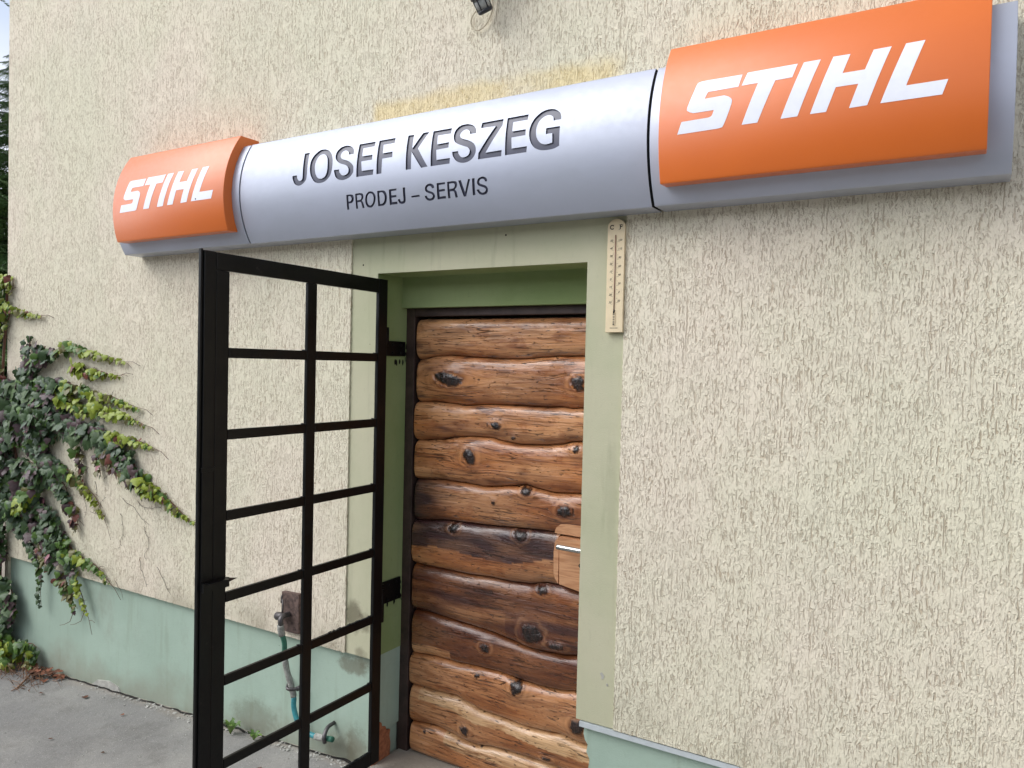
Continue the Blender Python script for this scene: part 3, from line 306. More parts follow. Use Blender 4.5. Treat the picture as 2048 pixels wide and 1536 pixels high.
GLYPHS=[('J',[[(-2.2114,0.7945),(-2.1859,0.7945),(-2.1828,0.7265),(-2.1823,0.7192),(-2.1819,0.7119),(-2.1821,0.7047),(-2.1828,0.6973),(-2.1842,0.69),(-2.1885,0.6841),(-2.1941,0.6792),(-2.2007,0.6751),(-2.2074,0.672),(-2.2141,0.67),(-2.2209,0.6692),(-2.2277,0.6697),(-2.2348,0.6719),(-2.2418,0.6756),(-2.2474,0.6799),(-2.2512,0.685),(-2.2538,0.6908),(-2.2569,0.6967),(-2.2586,0.7015),(-2.2592,0.7058),(-2.2597,0.7102),(-2.2356,0.7099),(-2.2346,0.7059),(-2.2335,0.7018),(-2.2321,0.6981),(-2.23,0.6946),(-2.2274,0.6914),(-2.2247,0.6891),(-2.2215,0.6877),(-2.2176,0.687),(-2.2138,0.6872),(-2.2103,0.6884),(-2.207,0.6907),(-2.2051,0.6943),(-2.2045,0.7),(-2.2048,0.707),(-2.205,0.7127),(-2.2051,0.7159),(-2.2051,0.7177),(-2.2052,0.7196)]]),('O',[[(-2.1048,0.7971),(-2.0971,0.795),(-2.0892,0.7921),(-2.082,0.7883),(-2.0756,0.7836),(-2.0695,0.7779),(-2.0643,0.7713),(-2.0601,0.7638),(-2.0567,0.7554),(-2.0543,0.746),(-2.0528,0.7348),(-2.0523,0.7225),(-2.053,0.7113),(-2.0552,0.7019),(-2.0586,0.6934),(-2.0641,0.6863),(-2.0712,0.6803),(-2.0791,0.6751),(-2.0876,0.6713),(-2.0968,0.6689),(-2.1066,0.6678),(-2.1159,0.6679),(-2.1247,0.6692),(-2.133,0.6717),(-2.1404,0.6754),(-2.1465,0.6804),(-2.1516,0.6866),(-2.1565,0.6937),(-2.1613,0.7016),(-2.165,0.71),(-2.1677,0.7193),(-2.1695,0.7301),(-2.1703,0.7416),(-2.1698,0.7521),(-2.1679,0.7609),(-2.1648,0.7686),(-2.1607,0.7754),(-2.1553,0.7815),(-2.149,0.7866),(-2.1429,0.7909),(-2.1378,0.7943),(-2.1324,0.7967),(-2.1264,0.7981),(-2.1197,0.7987),(-2.1123,0.7983)],[(-2.1097,0.7784),(-2.1035,0.7771),(-2.0974,0.7744),(-2.0922,0.7708),(-2.0881,0.7665),(-2.085,0.7613),(-2.0823,0.7548),(-2.0801,0.7464),(-2.0783,0.7368),(-2.0774,0.7275),(-2.0771,0.719),(-2.0776,0.7109),(-2.0791,0.7037),(-2.0817,0.6974),(-2.0852,0.6918),(-2.0902,0.6878),(-2.0965,0.6852),(-2.1033,0.6838),(-2.1098,0.6836),(-2.1156,0.6845),(-2.1209,0.6865),(-2.1253,0.6897),(-2.13,0.6945),(-2.1341,0.7006),(-2.1375,0.7077),(-2.1404,0.7165),(-2.1426,0.7263),(-2.1438,0.7354),(-2.1437,0.7431),(-2.1425,0.7501),(-2.1403,0.7566),(-2.1372,0.7632),(-2.133,0.7693),(-2.1282,0.774),(-2.1225,0.7769),(-2.116,0.7783)]]),('S',[[(-1.9529,0.7596),(-1.9746,0.7593),(-1.9762,0.7634),(-1.9778,0.7675),(-1.9804,0.7711),(-1.9848,0.7742),(-1.9902,0.7769),(-1.9955,0.7783),(-2.0007,0.7783),(-2.0058,0.7771),(-2.01,0.7749),(-2.0134,0.7715),(-2.0159,0.767),(-2.017,0.7626),(-2.0164,0.7582),(-2.0145,0.7538),(-2.0115,0.75),(-2.0076,0.7473),(-2.0026,0.7452),(-1.9964,0.7428),(-1.9884,0.74),(-1.9793,0.7369),(-1.9708,0.7331),(-1.9631,0.7283),(-1.9562,0.7228),(-1.9508,0.7176),(-1.9476,0.7132),(-1.9459,0.7089),(-1.9453,0.7039),(-1.9453,0.6974),(-1.9463,0.6901),(-1.9503,0.6841),(-1.9556,0.6792),(-1.962,0.6749),(-1.9693,0.6715),(-1.9778,0.6689),(-1.9873,0.6673),(-1.9965,0.6669),(-2.0055,0.668),(-2.0143,0.6702),(-2.0217,0.6732),(-2.0273,0.6768),(-2.0316,0.6811),(-2.0348,0.6857),(-2.0372,0.691),(-2.0398,0.6971),(-2.0416,0.7021),(-2.0424,0.705),(-2.0422,0.7069),(-2.0421,0.7087),(-2.017,0.7084),(-2.0163,0.7048),(-2.0157,0.7013),(-2.014,0.6975),(-2.0105,0.6933),(-2.0062,0.689),(-2.0023,0.686),(-1.9982,0.6843),(-1.9937,0.6837),(-1.9889,0.6838),(-1.9836,0.6848),(-1.9781,0.6866),(-1.9735,0.689),(-1.9708,0.6926),(-1.9694,0.6971),(-1.9692,0.7015),(-1.9701,0.7058),(-1.9722,0.7101),(-1.9751,0.714),(-1.9786,0.717),(-1.983,0.7195),(-1.9887,0.7222),(-1.9965,0.7249),(-2.0057,0.7277),(-2.0143,0.731),(-2.0219,0.7352),(-2.0288,0.74),(-2.0344,0.7449),(-2.0383,0.7498),(-2.0408,0.755),(-2.0422,0.7605),(-2.0428,0.7665),(-2.0421,0.7729),(-2.04,0.7788),(-2.036,0.7841),(-2.0304,0.7889),(-2.0248,0.793),(-2.0182,0.7956),(-2.0105,0.7972),(-2.0029,0.7978),(-1.9956,0.7976),(-1.9884,0.7965),(-1.9812,0.7944),(-1.9735,0.7911),(-1.9665,0.7871),(-1.9611,0.783),(-1.9575,0.7788),(-1.9553,0.7744),(-1.9538,0.7702),(-1.953,0.7665),(-1.9529,0.7631)]]),('E',[[(-1.9325,0.7938),(-1.8564,0.7939),(-1.8563,0.7761),(-1.9098,0.7754),(-1.9084,0.7443),(-1.8596,0.7443),(-1.8592,0.7263),(-1.9095,0.7256),(-1.9048,0.6901),(-1.8494,0.6896),(-1.8512,0.6711),(-1.9304,0.671)]]),('F',[[(-1.8383,0.7945),(-1.7643,0.7947),(-1.7639,0.7758),(-1.8137,0.7755),(-1.8116,0.7435),(-1.7668,0.7438),(-1.7655,0.7242),(-1.8108,0.7236),(-1.8114,0.6709),(-1.8346,0.6705)]]),('K',[[(-1.7066,0.7953),(-1.6814,0.7947),(-1.6785,0.7435),(-1.6412,0.796),(-1.615,0.7958),(-1.6533,0.7407),(-1.6065,0.672),(-1.634,0.6709),(-1.6797,0.7322),(-1.6781,0.671),(-1.7012,0.6713)]]),('E',[[(-1.5976,0.7951),(-1.52,0.7953),(-1.5196,0.7758),(-1.5745,0.7763),(-1.5721,0.7442),(-1.5224,0.7454),(-1.5223,0.7266),(-1.5726,0.725),(-1.569,0.6901),(-1.5131,0.6901),(-1.5143,0.6715),(-1.5934,0.6714)]]),('S',[[(-1.4156,0.7618),(-1.4388,0.7622),(-1.44,0.7659),(-1.4412,0.7696),(-1.4432,0.773),(-1.4463,0.776),(-1.4502,0.7787),(-1.4544,0.7804),(-1.4587,0.781),(-1.4633,0.7807),(-1.4676,0.7794),(-1.4719,0.7767),(-1.4759,0.7731),(-1.4788,0.7694),(-1.48,0.7659),(-1.4801,0.7625),(-1.4791,0.7592),(-1.4772,0.7563),(-1.4743,0.7535),(-1.4696,0.7506),(-1.4623,0.7477),(-1.4533,0.7447),(-1.4447,0.7414),(-1.4368,0.7378),(-1.4293,0.734),(-1.423,0.7298),(-1.4179,0.7249),(-1.4139,0.7196),(-1.4112,0.7138),(-1.4098,0.7074),(-1.4096,0.7005),(-1.4106,0.6938),(-1.4135,0.6874),(-1.4181,0.6814),(-1.4235,0.6764),(-1.4296,0.6727),(-1.4364,0.6699),(-1.4436,0.668),(-1.4513,0.6673),(-1.4593,0.6675),(-1.4669,0.6686),(-1.4741,0.6705),(-1.4809,0.6734),(-1.4869,0.6771),(-1.4922,0.682),(-1.4967,0.6879),(-1.5007,0.6938),(-1.5034,0.6992),(-1.5047,0.7044),(-1.5061,0.7096),(-1.4813,0.7093),(-1.4802,0.7055),(-1.479,0.7018),(-1.4771,0.698),(-1.474,0.694),(-1.47,0.69),(-1.4664,0.6873),(-1.4624,0.6859),(-1.4578,0.6854),(-1.4531,0.6858),(-1.4479,0.6869),(-1.4425,0.6888),(-1.4383,0.6916),(-1.4357,0.6958),(-1.4341,0.7007),(-1.4339,0.7054),(-1.4355,0.7095),(-1.4385,0.7133),(-1.4423,0.7166),(-1.4467,0.7188),(-1.4518,0.7206),(-1.4584,0.723),(-1.4676,0.7267),(-1.4783,0.7311),(-1.4874,0.7356),(-1.4935,0.7398),(-1.4981,0.7441),(-1.5015,0.7492),(-1.5041,0.7558),(-1.5057,0.7633),(-1.5061,0.7704),(-1.5052,0.7769),(-1.503,0.7831),(-1.4995,0.7885),(-1.4951,0.7932),(-1.4894,0.7971),(-1.4825,0.7998),(-1.4742,0.801),(-1.4647,0.8011),(-1.4557,0.8002),(-1.4477,0.7983),(-1.4401,0.7955),(-1.4332,0.7919),(-1.4274,0.7877),(-1.4227,0.7831),(-1.4192,0.7781),(-1.4172,0.7729),(-1.4164,0.7673)]]),('Z',[[(-1.3981,0.7955),(-1.3158,0.7964),(-1.3154,0.7742),(-1.3711,0.6901),(-1.3092,0.691),(-1.3104,0.6716),(-1.4,0.6718),(-1.399,0.6923),(-1.341,0.7757),(-1.3992,0.7766)]]),('E',[[(-1.3002,0.7969),(-1.2222,0.7973),(-1.2223,0.7788),(-1.2754,0.7788),(-1.2748,0.7471),(-1.2248,0.7474),(-1.2236,0.7279),(-1.2749,0.7271),(-1.2718,0.6911),(-1.2153,0.6913),(-1.217,0.6728),(-1.2959,0.6724)]]),('G',[[(-1.1005,0.7615),(-1.1266,0.7617),(-1.1274,0.7658),(-1.1282,0.7699),(-1.1302,0.7737),(-1.1341,0.7772),(-1.1392,0.7805),(-1.1446,0.7824),(-1.1502,0.7828),(-1.1561,0.782),(-1.1619,0.78),(-1.1677,0.7768),(-1.1733,0.7725),(-1.178,0.7674),(-1.1815,0.7612),(-1.184,0.7541),(-1.1856,0.7465),(-1.186,0.7383),(-1.1855,0.7296),(-1.1842,0.7217),(-1.1822,0.7151),(-1.1793,0.7094),(-1.1758,0.7042),(-1.1717,0.6994),(-1.167,0.6952),(-1.1617,0.6919),(-1.156,0.6899),(-1.15,0.6889),(-1.1439,0.6885),(-1.1376,0.689),(-1.1313,0.6901),(-1.1251,0.6912),(-1.127,0.7212),(-1.1495,0.7209),(-1.1506,0.74),(-1.102,0.7396),(-1.1005,0.6786),(-1.106,0.6762),(-1.1115,0.6739),(-1.1179,0.672),(-1.1261,0.6709),(-1.1353,0.6703),(-1.1441,0.6702),(-1.1523,0.6706),(-1.1601,0.6714),(-1.1676,0.6731),(-1.1751,0.6757),(-1.1822,0.6792),(-1.1883,0.6832),(-1.1931,0.6877),(-1.1974,0.693),(-1.2015,0.6995),(-1.2052,0.7074),(-1.2082,0.7163),(-1.2102,0.7254),(-1.2109,0.7345),(-1.2105,0.7437),(-1.2089,0.7528),(-1.2062,0.7618),(-1.2024,0.7707),(-1.1975,0.7786),(-1.1912,0.7854),(-1.184,0.7914),(-1.1768,0.7965),(-1.1689,0.8),(-1.1603,0.8022),(-1.1518,0.8031),(-1.1434,0.8029),(-1.1351,0.8014),(-1.1273,0.7989),(-1.12,0.7949),(-1.1134,0.7898),(-1.1085,0.7852),(-1.1053,0.7807),(-1.1033,0.7762),(-1.1019,0.772),(-1.1011,0.7683),(-1.1008,0.7649)]]),('p',[[(-1.9831,0.6123),(-1.9644,0.6124),(-1.96,0.6117),(-1.9555,0.6109),(-1.9521,0.6095),(-1.95,0.607),(-1.9488,0.6039),(-1.9485,0.6005),(-1.9488,0.5967),(-1.9499,0.5925),(-1.9517,0.589),(-1.9543,0.5862),(-1.9577,0.584),(-1.9617,0.5825),(-1.9663,0.5818),(-1.9715,0.5817),(-1.9767,0.5816),(-1.9786,0.5611),(-1.9885,0.5608)],[(-1.9738,0.6067),(-1.9704,0.6066),(-1.9669,0.6066),(-1.964,0.6058),(-1.9617,0.604),(-1.96,0.6014),(-1.9592,0.5988),(-1.9595,0.5962),(-1.9607,0.5934),(-1.9624,0.5912),(-1.9645,0.5898),(-1.9671,0.589),(-1.9697,0.5884),(-1.9719,0.5882),(-1.9741,0.5883),(-1.9764,0.5885)]]),('r',[[(-1.9397,0.6123),(-1.9164,0.613),(-1.9121,0.6121),(-1.9077,0.6111),(-1.9044,0.6096),(-1.9025,0.6073),(-1.9016,0.6045),(-1.9014,0.6015),(-1.9018,0.5986),(-1.9028,0.5955),(-1.9043,0.5927),(-1.907,0.5903),(-1.9102,0.5882),(-1.9119,0.5861),(-1.9111,0.5843),(-1.9088,0.5824),(-1.9068,0.5794),(-1.9058,0.5742),(-1.9051,0.5678),(-1.9044,0.5614),(-1.9137,0.5606),(-1.9142,0.5669),(-1.9147,0.5732),(-1.9155,0.578),(-1.9164,0.5806),(-1.9177,0.5817),(-1.92,0.5823),(-1.924,0.5826),(-1.929,0.5824),(-1.934,0.5822),(-1.9356,0.5608),(-1.9446,0.5605)],[(-1.9318,0.6061),(-1.9269,0.6064),(-1.9219,0.6066),(-1.9178,0.6064),(-1.9148,0.6056),(-1.9126,0.6043),(-1.9114,0.6024),(-1.9112,0.5996),(-1.9119,0.5963),(-1.9133,0.5935),(-1.9152,0.5916),(-1.9176,0.5903),(-1.9207,0.5894),(-1.9245,0.589),(-1.9289,0.589),(-1.9333,0.589)]]),('o',[[(-1.8674,0.614),(-1.8629,0.6134),(-1.8581,0.6122),(-1.8539,0.6102),(-1.8504,0.6071),(-1.8474,0.6033),(-1.8455,0.5991),(-1.8449,0.5947),(-1.8453,0.5899),(-1.8466,0.5851),(-1.8487,0.58),(-1.8516,0.5748),(-1.8549,0.5703),(-1.8589,0.5665),(-1.8635,0.5633),(-1.8676,0.561),(-1.8708,0.5597),(-1.8737,0.5593),(-1.8769,0.5594),(-1.8809,0.5599),(-1.8852,0.5609),(-1.8889,0.5627),(-1.8918,0.5656),(-1.8941,0.5694),(-1.8956,0.5737),(-1.8963,0.5786),(-1.8961,0.584),(-1.8953,0.5893),(-1.8936,0.5946),(-1.8912,0.5999),(-1.8885,0.6043),(-1.8855,0.6076),(-1.8821,0.6101),(-1.8786,0.6119),(-1.8751,0.6132),(-1.8714,0.6139)],[(-1.8678,0.6071),(-1.8646,0.6065),(-1.8615,0.6054),(-1.8588,0.6037),(-1.8568,0.6012),(-1.8553,0.5981),(-1.8546,0.5948),(-1.8546,0.5911),(-1.8553,0.5872),(-1.8565,0.5833),(-1.8583,0.5794),(-1.8607,0.5756),(-1.8635,0.5723),(-1.867,0.5697),(-1.8709,0.5677),(-1.8747,0.5668),(-1.8781,0.5669),(-1.8812,0.5681),(-1.8837,0.5701),(-1.8854,0.573),(-1.8865,0.5766),(-1.8869,0.5808),(-1.8865,0.5858),(-1.8853,0.5913),(-1.8837,0.5961),(-1.8816,0.5999),(-1.8791,0.603),(-1.8764,0.6053),(-1.8736,0.6066),(-1.8707,0.6071)]]),('d',[[(-1.8347,0.6122),(-1.8128,0.6123),(-1.8087,0.6117),(-1.8046,0.6111),(-1.8011,0.6096),(-1.7982,0.607),(-1.7959,0.6035),(-1.7943,0.5996),(-1.7933,0.5953),(-1.793,0.5905),(-1.7936,0.5855),(-1.7953,0.5801),(-1.7979,0.5743),(-1.801,0.5696),(-1.8044,0.5662),(-1.8084,0.5638),(-1.8123,0.5621),(-1.8159,0.5612),(-1.8195,0.561),(-1.8231,0.5609),(-1.8391,0.5607)],[(-1.8265,0.6056),(-1.8215,0.6059),(-1.8166,0.6062),(-1.8124,0.6056),(-1.8092,0.6038),(-1.8068,0.6011),(-1.8051,0.598),(-1.804,0.5945),(-1.8036,0.5905),(-1.8039,0.5865),(-1.8051,0.5822),(-1.8069,0.5778),(-1.8092,0.5741),(-1.8118,0.5716),(-1.8148,0.5697),(-1.818,0.5685),(-1.8215,0.5678),(-1.8251,0.5677),(-1.8288,0.5676)]]),('e',[[(-1.7807,0.6123),(-1.7462,0.6126),(-1.7471,0.6062),(-1.7716,0.6059),(-1.7723,0.5913),(-1.7503,0.5913),(-1.7506,0.5843),(-1.7731,0.5837),(-1.7735,0.569),(-1.7494,0.569),(-1.7506,0.561),(-1.7852,0.5608)]]),('j',[[(-1.7179,0.6127),(-1.7075,0.6127),(-1.7108,0.5732),(-1.7118,0.5702),(-1.7128,0.5672),(-1.7144,0.5647),(-1.7167,0.5628),(-1.7196,0.5614),(-1.7227,0.5604),(-1.726,0.5598),(-1.7295,0.5596),(-1.733,0.56),(-1.7364,0.561),(-1.7397,0.5626),(-1.7423,0.5646),(-1.7439,0.5671),(-1.7448,0.57),(-1.7453,0.5724),(-1.7455,0.574),(-1.7454,0.5751),(-1.7453,0.5762),(-1.7357,0.5764),(-1.7356,0.5744),(-1.7356,0.5725),(-1.735,0.5708),(-1.7337,0.5694),(-1.7318,0.5683),(-1.7298,0.5678),(-1.7274,0.5679),(-1.7247,0.5685),(-1.7226,0.5697),(-1.7215,0.5716),(-1.7209,0.5741),(-1.7203,0.5766)]]),('-',[[(-1.6842,0.5821),(-1.6483,0.5827),(-1.6487,0.5765),(-1.6843,0.5764)]]),('s',[[(-1.5836,0.5988),(-1.5926,0.5987),(-1.5929,0.6003),(-1.5931,0.602),(-1.594,0.6035),(-1.596,0.605),(-1.5987,0.6064),(-1.6015,0.6071),(-1.6044,0.607),(-1.6075,0.6062),(-1.61,0.605),(-1.6118,0.6033),(-1.613,0.6012),(-1.6136,0.5992),(-1.6134,0.5974),(-1.6125,0.5957),(-1.6109,0.594),(-1.6083,0.5926),(-1.6049,0.5914),(-1.6012,0.59),(-1.5971,0.5884),(-1.5928,0.5868),(-1.5892,0.5847),(-1.5866,0.5819),(-1.5847,0.5786),(-1.5836,0.5756),(-1.5833,0.573),(-1.5837,0.5707),(-1.5849,0.5684),(-1.5868,0.5659),(-1.5896,0.5636),(-1.5931,0.5617),(-1.5977,0.5603),(-1.6031,0.5594),(-1.6081,0.5593),(-1.6126,0.5602),(-1.6168,0.5619),(-1.6203,0.5641),(-1.623,0.567),(-1.6249,0.5704),(-1.6262,0.5733),(-1.6267,0.5749),(-1.6265,0.5759),(-1.6263,0.577),(-1.6171,0.5769),(-1.617,0.5749),(-1.6168,0.5729),(-1.6158,0.5711),(-1.6134,0.5693),(-1.6102,0.5676),(-1.6068,0.5666),(-1.6034,0.5665),(-1.5998,0.5671),(-1.5968,0.5682),(-1.5946,0.5698),(-1.593,0.5718),(-1.5923,0.5739),(-1.5928,0.576),(-1.5942,0.578),(-1.5965,0.58),(-1.6,0.5815),(-1.6044,0.583),(-1.6086,0.5845),(-1.6125,0.5861),(-1.6162,0.5878),(-1.6191,0.5899),(-1.621,0.5925),(-1.6222,0.5956),(-1.6224,0.5988),(-1.6216,0.6023),(-1.6198,0.6058),(-1.6174,0.6089),(-1.6143,0.6111),(-1.6106,0.6128),(-1.6068,0.614),(-1.603,0.6146),(-1.5991,0.6146),(-1.5954,0.6141),(-1.5918,0.613),(-1.5883,0.6113),(-1.5856,0.6095),(-1.584,0.6076),(-1.5832,0.6055),(-1.5827,0.6036),(-1.5827,0.6019),(-1.5832,0.6004)]]),('e',[[(-1.5706,0.6129),(-1.5357,0.6129),(-1.5368,0.6065),(-1.5625,0.6061),(-1.563,0.5915),(-1.5392,0.5917),(-1.5397,0.585),(-1.563,0.5842),(-1.5639,0.569),(-1.5391,0.5689),(-1.5394,0.5612),(-1.5749,0.5609)]]),('r',[[(-1.5272,0.6128),(-1.5022,0.6132),(-1.4979,0.6125),(-1.4936,0.6117),(-1.4902,0.6104),(-1.4883,0.6079),(-1.4873,0.6048),(-1.487,0.6017),(-1.4873,0.5985),(-1.4884,0.5953),(-1.49,0.5924),(-1.4927,0.5901),(-1.496,0.588),(-1.4978,0.5859),(-1.497,0.5841),(-1.4947,0.5822),(-1.4927,0.579),(-1.4917,0.5737),(-1.491,0.5672),(-1.4903,0.5607),(-1.4997,0.5601),(-1.5003,0.5661),(-1.5009,0.5721),(-1.5018,0.5767),(-1.5029,0.5793),(-1.5043,0.5805),(-1.5067,0.5812),(-1.5104,0.5816),(-1.5151,0.5814),(-1.5198,0.5812),(-1.5206,0.5605),(-1.5301,0.5604)],[(-1.5196,0.606),(-1.514,0.6063),(-1.5084,0.6066),(-1.5039,0.6064),(-1.5006,0.6055),(-1.4984,0.6041),(-1.4971,0.6022),(-1.4969,0.5994),(-1.4977,0.596),(-1.4991,0.5933),(-1.501,0.5916),(-1.5034,0.5904),(-1.5066,0.5896),(-1.5106,0.5893),(-1.5153,0.5892),(-1.5201,0.5892)]]),('v',[[(-1.4812,0.6126),(-1.4704,0.6129),(-1.4585,0.5727),(-1.4417,0.6129),(-1.4326,0.6132),(-1.4561,0.5606),(-1.4662,0.5605)]]),('i',[[(-1.4256,0.6134),(-1.4157,0.6136),(-1.4192,0.5616),(-1.4295,0.5611)]]),('s',[[(-1.3681,0.5991),(-1.3764,0.5992),(-1.3766,0.6011),(-1.3768,0.603),(-1.3777,0.6047),(-1.3796,0.6063),(-1.3822,0.6078),(-1.3851,0.6087),(-1.3882,0.6087),(-1.3915,0.608),(-1.3943,0.6068),(-1.3963,0.6049),(-1.3979,0.6025),(-1.3985,0.6002),(-1.3982,0.598),(-1.3969,0.5959),(-1.3949,0.594),(-1.3919,0.5926),(-1.3881,0.5914),(-1.3842,0.5901),(-1.3803,0.5886),(-1.3764,0.5869),(-1.3731,0.5849),(-1.3706,0.5822),(-1.3686,0.5792),(-1.3676,0.5761),(-1.3675,0.573),(-1.3683,0.5698),(-1.3697,0.567),(-1.3718,0.5645),(-1.3746,0.5623),(-1.378,0.5607),(-1.3822,0.5596),(-1.387,0.559),(-1.3916,0.5591),(-1.3959,0.5599),(-1.4,0.5614),(-1.4036,0.5635),(-1.4065,0.5665),(-1.4089,0.5701),(-1.4106,0.5731),(-1.4111,0.5749),(-1.411,0.5761),(-1.4108,0.5774),(-1.4015,0.5774),(-1.4014,0.5755),(-1.4012,0.5736),(-1.4003,0.5717),(-1.3982,0.5696),(-1.3953,0.5675),(-1.3921,0.5662),(-1.3886,0.566),(-1.3847,0.5665),(-1.3815,0.5676),(-1.379,0.5694),(-1.377,0.5718),(-1.3761,0.5741),(-1.3766,0.5762),(-1.3781,0.5783),(-1.3803,0.5801),(-1.3833,0.5816),(-1.387,0.5828),(-1.391,0.5842),(-1.3954,0.5859),(-1.4,0.5878),(-1.4036,0.5901),(-1.4058,0.5931),(-1.407,0.5964),(-1.4072,0.5999),(-1.4064,0.6034),(-1.4045,0.6069),(-1.4022,0.6099),(-1.3992,0.6121),(-1.3956,0.6137),(-1.3919,0.6147),(-1.3882,0.6153),(-1.3843,0.6153),(-1.3806,0.6148),(-1.3771,0.6137),(-1.3737,0.6121),(-1.371,0.6103),(-1.3692,0.6083),(-1.3681,0.6062),(-1.3674,0.6041),(-1.3673,0.6024),(-1.3677,0.6007)]]),('S2',[[(-0.5412,0.7888),(-0.5487,0.7553),(-0.6226,0.7545),(-0.6254,0.7547),(-0.6281,0.7549),(-0.6307,0.7532),(-0.6331,0.7485),(-0.6357,0.7423),(-0.6383,0.7361),(-0.5849,0.7371),(-0.5793,0.7347),(-0.5738,0.7322),(-0.5694,0.7289),(-0.5659,0.7256),(-0.5634,0.7213),(-0.5636,0.7127),(-0.5684,0.6953),(-0.5759,0.6734),(-0.5826,0.6574),(-0.5859,0.6514),(-0.5877,0.6505),(-0.5901,0.6502),(-0.5942,0.6492),(-0.599,0.6489),(-0.6038,0.6486),(-0.7107,0.6475),(-0.6997,0.6808),(-0.6251,0.6822),(-0.622,0.6831),(-0.6188,0.684),(-0.6161,0.686),(-0.614,0.6901),(-0.6124,0.6954),(-0.6108,0.7007),(-0.6676,0.7006),(-0.6724,0.7025),(-0.6772,0.7043),(-0.6811,0.7069),(-0.6842,0.7089),(-0.6863,0.7115),(-0.6855,0.7191),(-0.6797,0.7362),(-0.6716,0.7587),(-0.6656,0.7768),(-0.6625,0.7844),(-0.6604,0.7865),(-0.6574,0.7876),(-0.6525,0.7889),(-0.6468,0.7892),(-0.641,0.7896)]]),('T2',[[(-0.5277,0.7916),(-0.4011,0.7923),(-0.4119,0.7565),(-0.4538,0.7559),(-0.4941,0.65),(-0.5349,0.6499),(-0.4976,0.7567),(-0.5404,0.7565)]]),('I2',[[(-0.386,0.793),(-0.3455,0.7931),(-0.3945,0.6514),(-0.436,0.6512)]]),('H2',[[(-0.3159,0.7943),(-0.2763,0.7938),(-0.2917,0.7451),(-0.2407,0.7452),(-0.2238,0.7944),(-0.1842,0.795),(-0.2322,0.6547),(-0.2732,0.6537),(-0.254,0.711),(-0.3055,0.7113),(-0.326,0.6525),(-0.3642,0.6525)]]),('L2',[[(-0.1531,0.7957),(-0.1122,0.7962),(-0.1486,0.6886),(-0.0612,0.6891),(-0.0726,0.6548),(-0.2033,0.6547)]])]
# ------------------------------------------------------------------ ground
def gz(x):
    if x > -1.9: return -1.583
    return max(-1.583 + .0635*(x+1.9), -1.90)
def axis(a, b, step, far):
    v = []; t = a
    while t < b+1e-6: v.append(t); t += step
    d = step*2; l = a
    while l > -far: l -= d; d *= 1.6; v.insert(0, l)
    d = step*2; l = v[-1]
    while l < far: l += d; d *= 1.6; v.append(l)
    return v
xs = axis(-6, 2, .06, 400); ys = axis(-2.4, .06, .06, 400)
V = [(x, y, E + gz(x) + (.006*noise.noise(Vector((x*1.7, y*1.7, 0))) + .002*noise.noise(Vector((x*9, y*9, 3))) if abs(x) < 8 and abs(y) < 8 else 0)) for y in ys for x in xs]
nx = len(xs)
F = [(j*nx+i, j*nx+i+1, (j+1)*nx+i+1, (j+1)*nx+i) for j in range(len(ys)-1) for i in range(nx-1)]
tag(mesh_obj('ground', V, F, MAT['concrete'], smooth=True), kind='structure')

# ------------------------------------------------------------------ house
XL, XR, XO0, XO1, TOP = -4.68, 4.0, -1.95, -1.066, 4.4
house = tag(empty('house', (-1.5, 0, E+gz(-1.5))), 'cream scratched-render house with pale green door surround and teal plinth', 'house')
def hp(o):                      # parent to the house, keeping world coordinates
    o.parent = house; o.matrix_parent_inverse = Matrix.Translation(house.location).inverted(); return o
bx = lambda x0, x1, y0, y1, z0, z1: (x0, x1, y0, y1, E+z0, E+z1)
hp(boxes('wall', [bx(XL, XO0, 0, .40, -1.153, TOP), bx(XO1, XR, 0, .40, -1.153, TOP), bx(XO0, XO1, 0, .40, .339, TOP), 
   bx(XL, XL+.4, .40, 7, -2.2, TOP), bx(XR-.4, XR, .40, 7, -2.2, TOP), bx(XL+.4, XR-.4, 6.6, 7, -2.2, TOP), bx(XO0, XO1, .27, .40, -2.2, .219)], MAT['green']))
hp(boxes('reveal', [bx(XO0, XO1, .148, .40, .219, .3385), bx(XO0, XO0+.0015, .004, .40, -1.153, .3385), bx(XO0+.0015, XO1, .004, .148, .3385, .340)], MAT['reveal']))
hp(boxes('roof', [bx(XL-.05, XR+.05, -.05, 7.05, TOP, TOP+.18)], MAT['frame']))
# render coat with a slightly ragged edge next to the smooth surround
def edge(p, q, step=.012, amp=.0022, seed=0):
    p, q = Vector(p), Vector(q); n = max(1, int((q-p).length/step)); d = (q-p).normalized(); nn = Vector((-d.y, d.x))
    return [tuple(p + (q-p)*i/n + nn*amp*(noise.noise(Vector((i*.9, seed, 0)))*1.6 if i else 0)) for i in range(n)]
po = edge((XL, -1.153), (-2.08, -1.153), seed=1) + edge((-2.08, -1.153), (-2.08, .52), seed=2) + [(-2.08, .52)] + [(-.932, .52)] + \
     edge((-.932, .52), (-.932, -1.153), seed=3) + edge((-.932, -1.153), (XR, -1.153), seed=4) + [(XR, -1.153), (XR, TOP), (XL, TOP)]
bm = bmesh.new(); prism(bm, [(x, E+z) for x, z in po], -.007, .002); hp(bm_obj('wall_render', bm, MAT['stucco']))
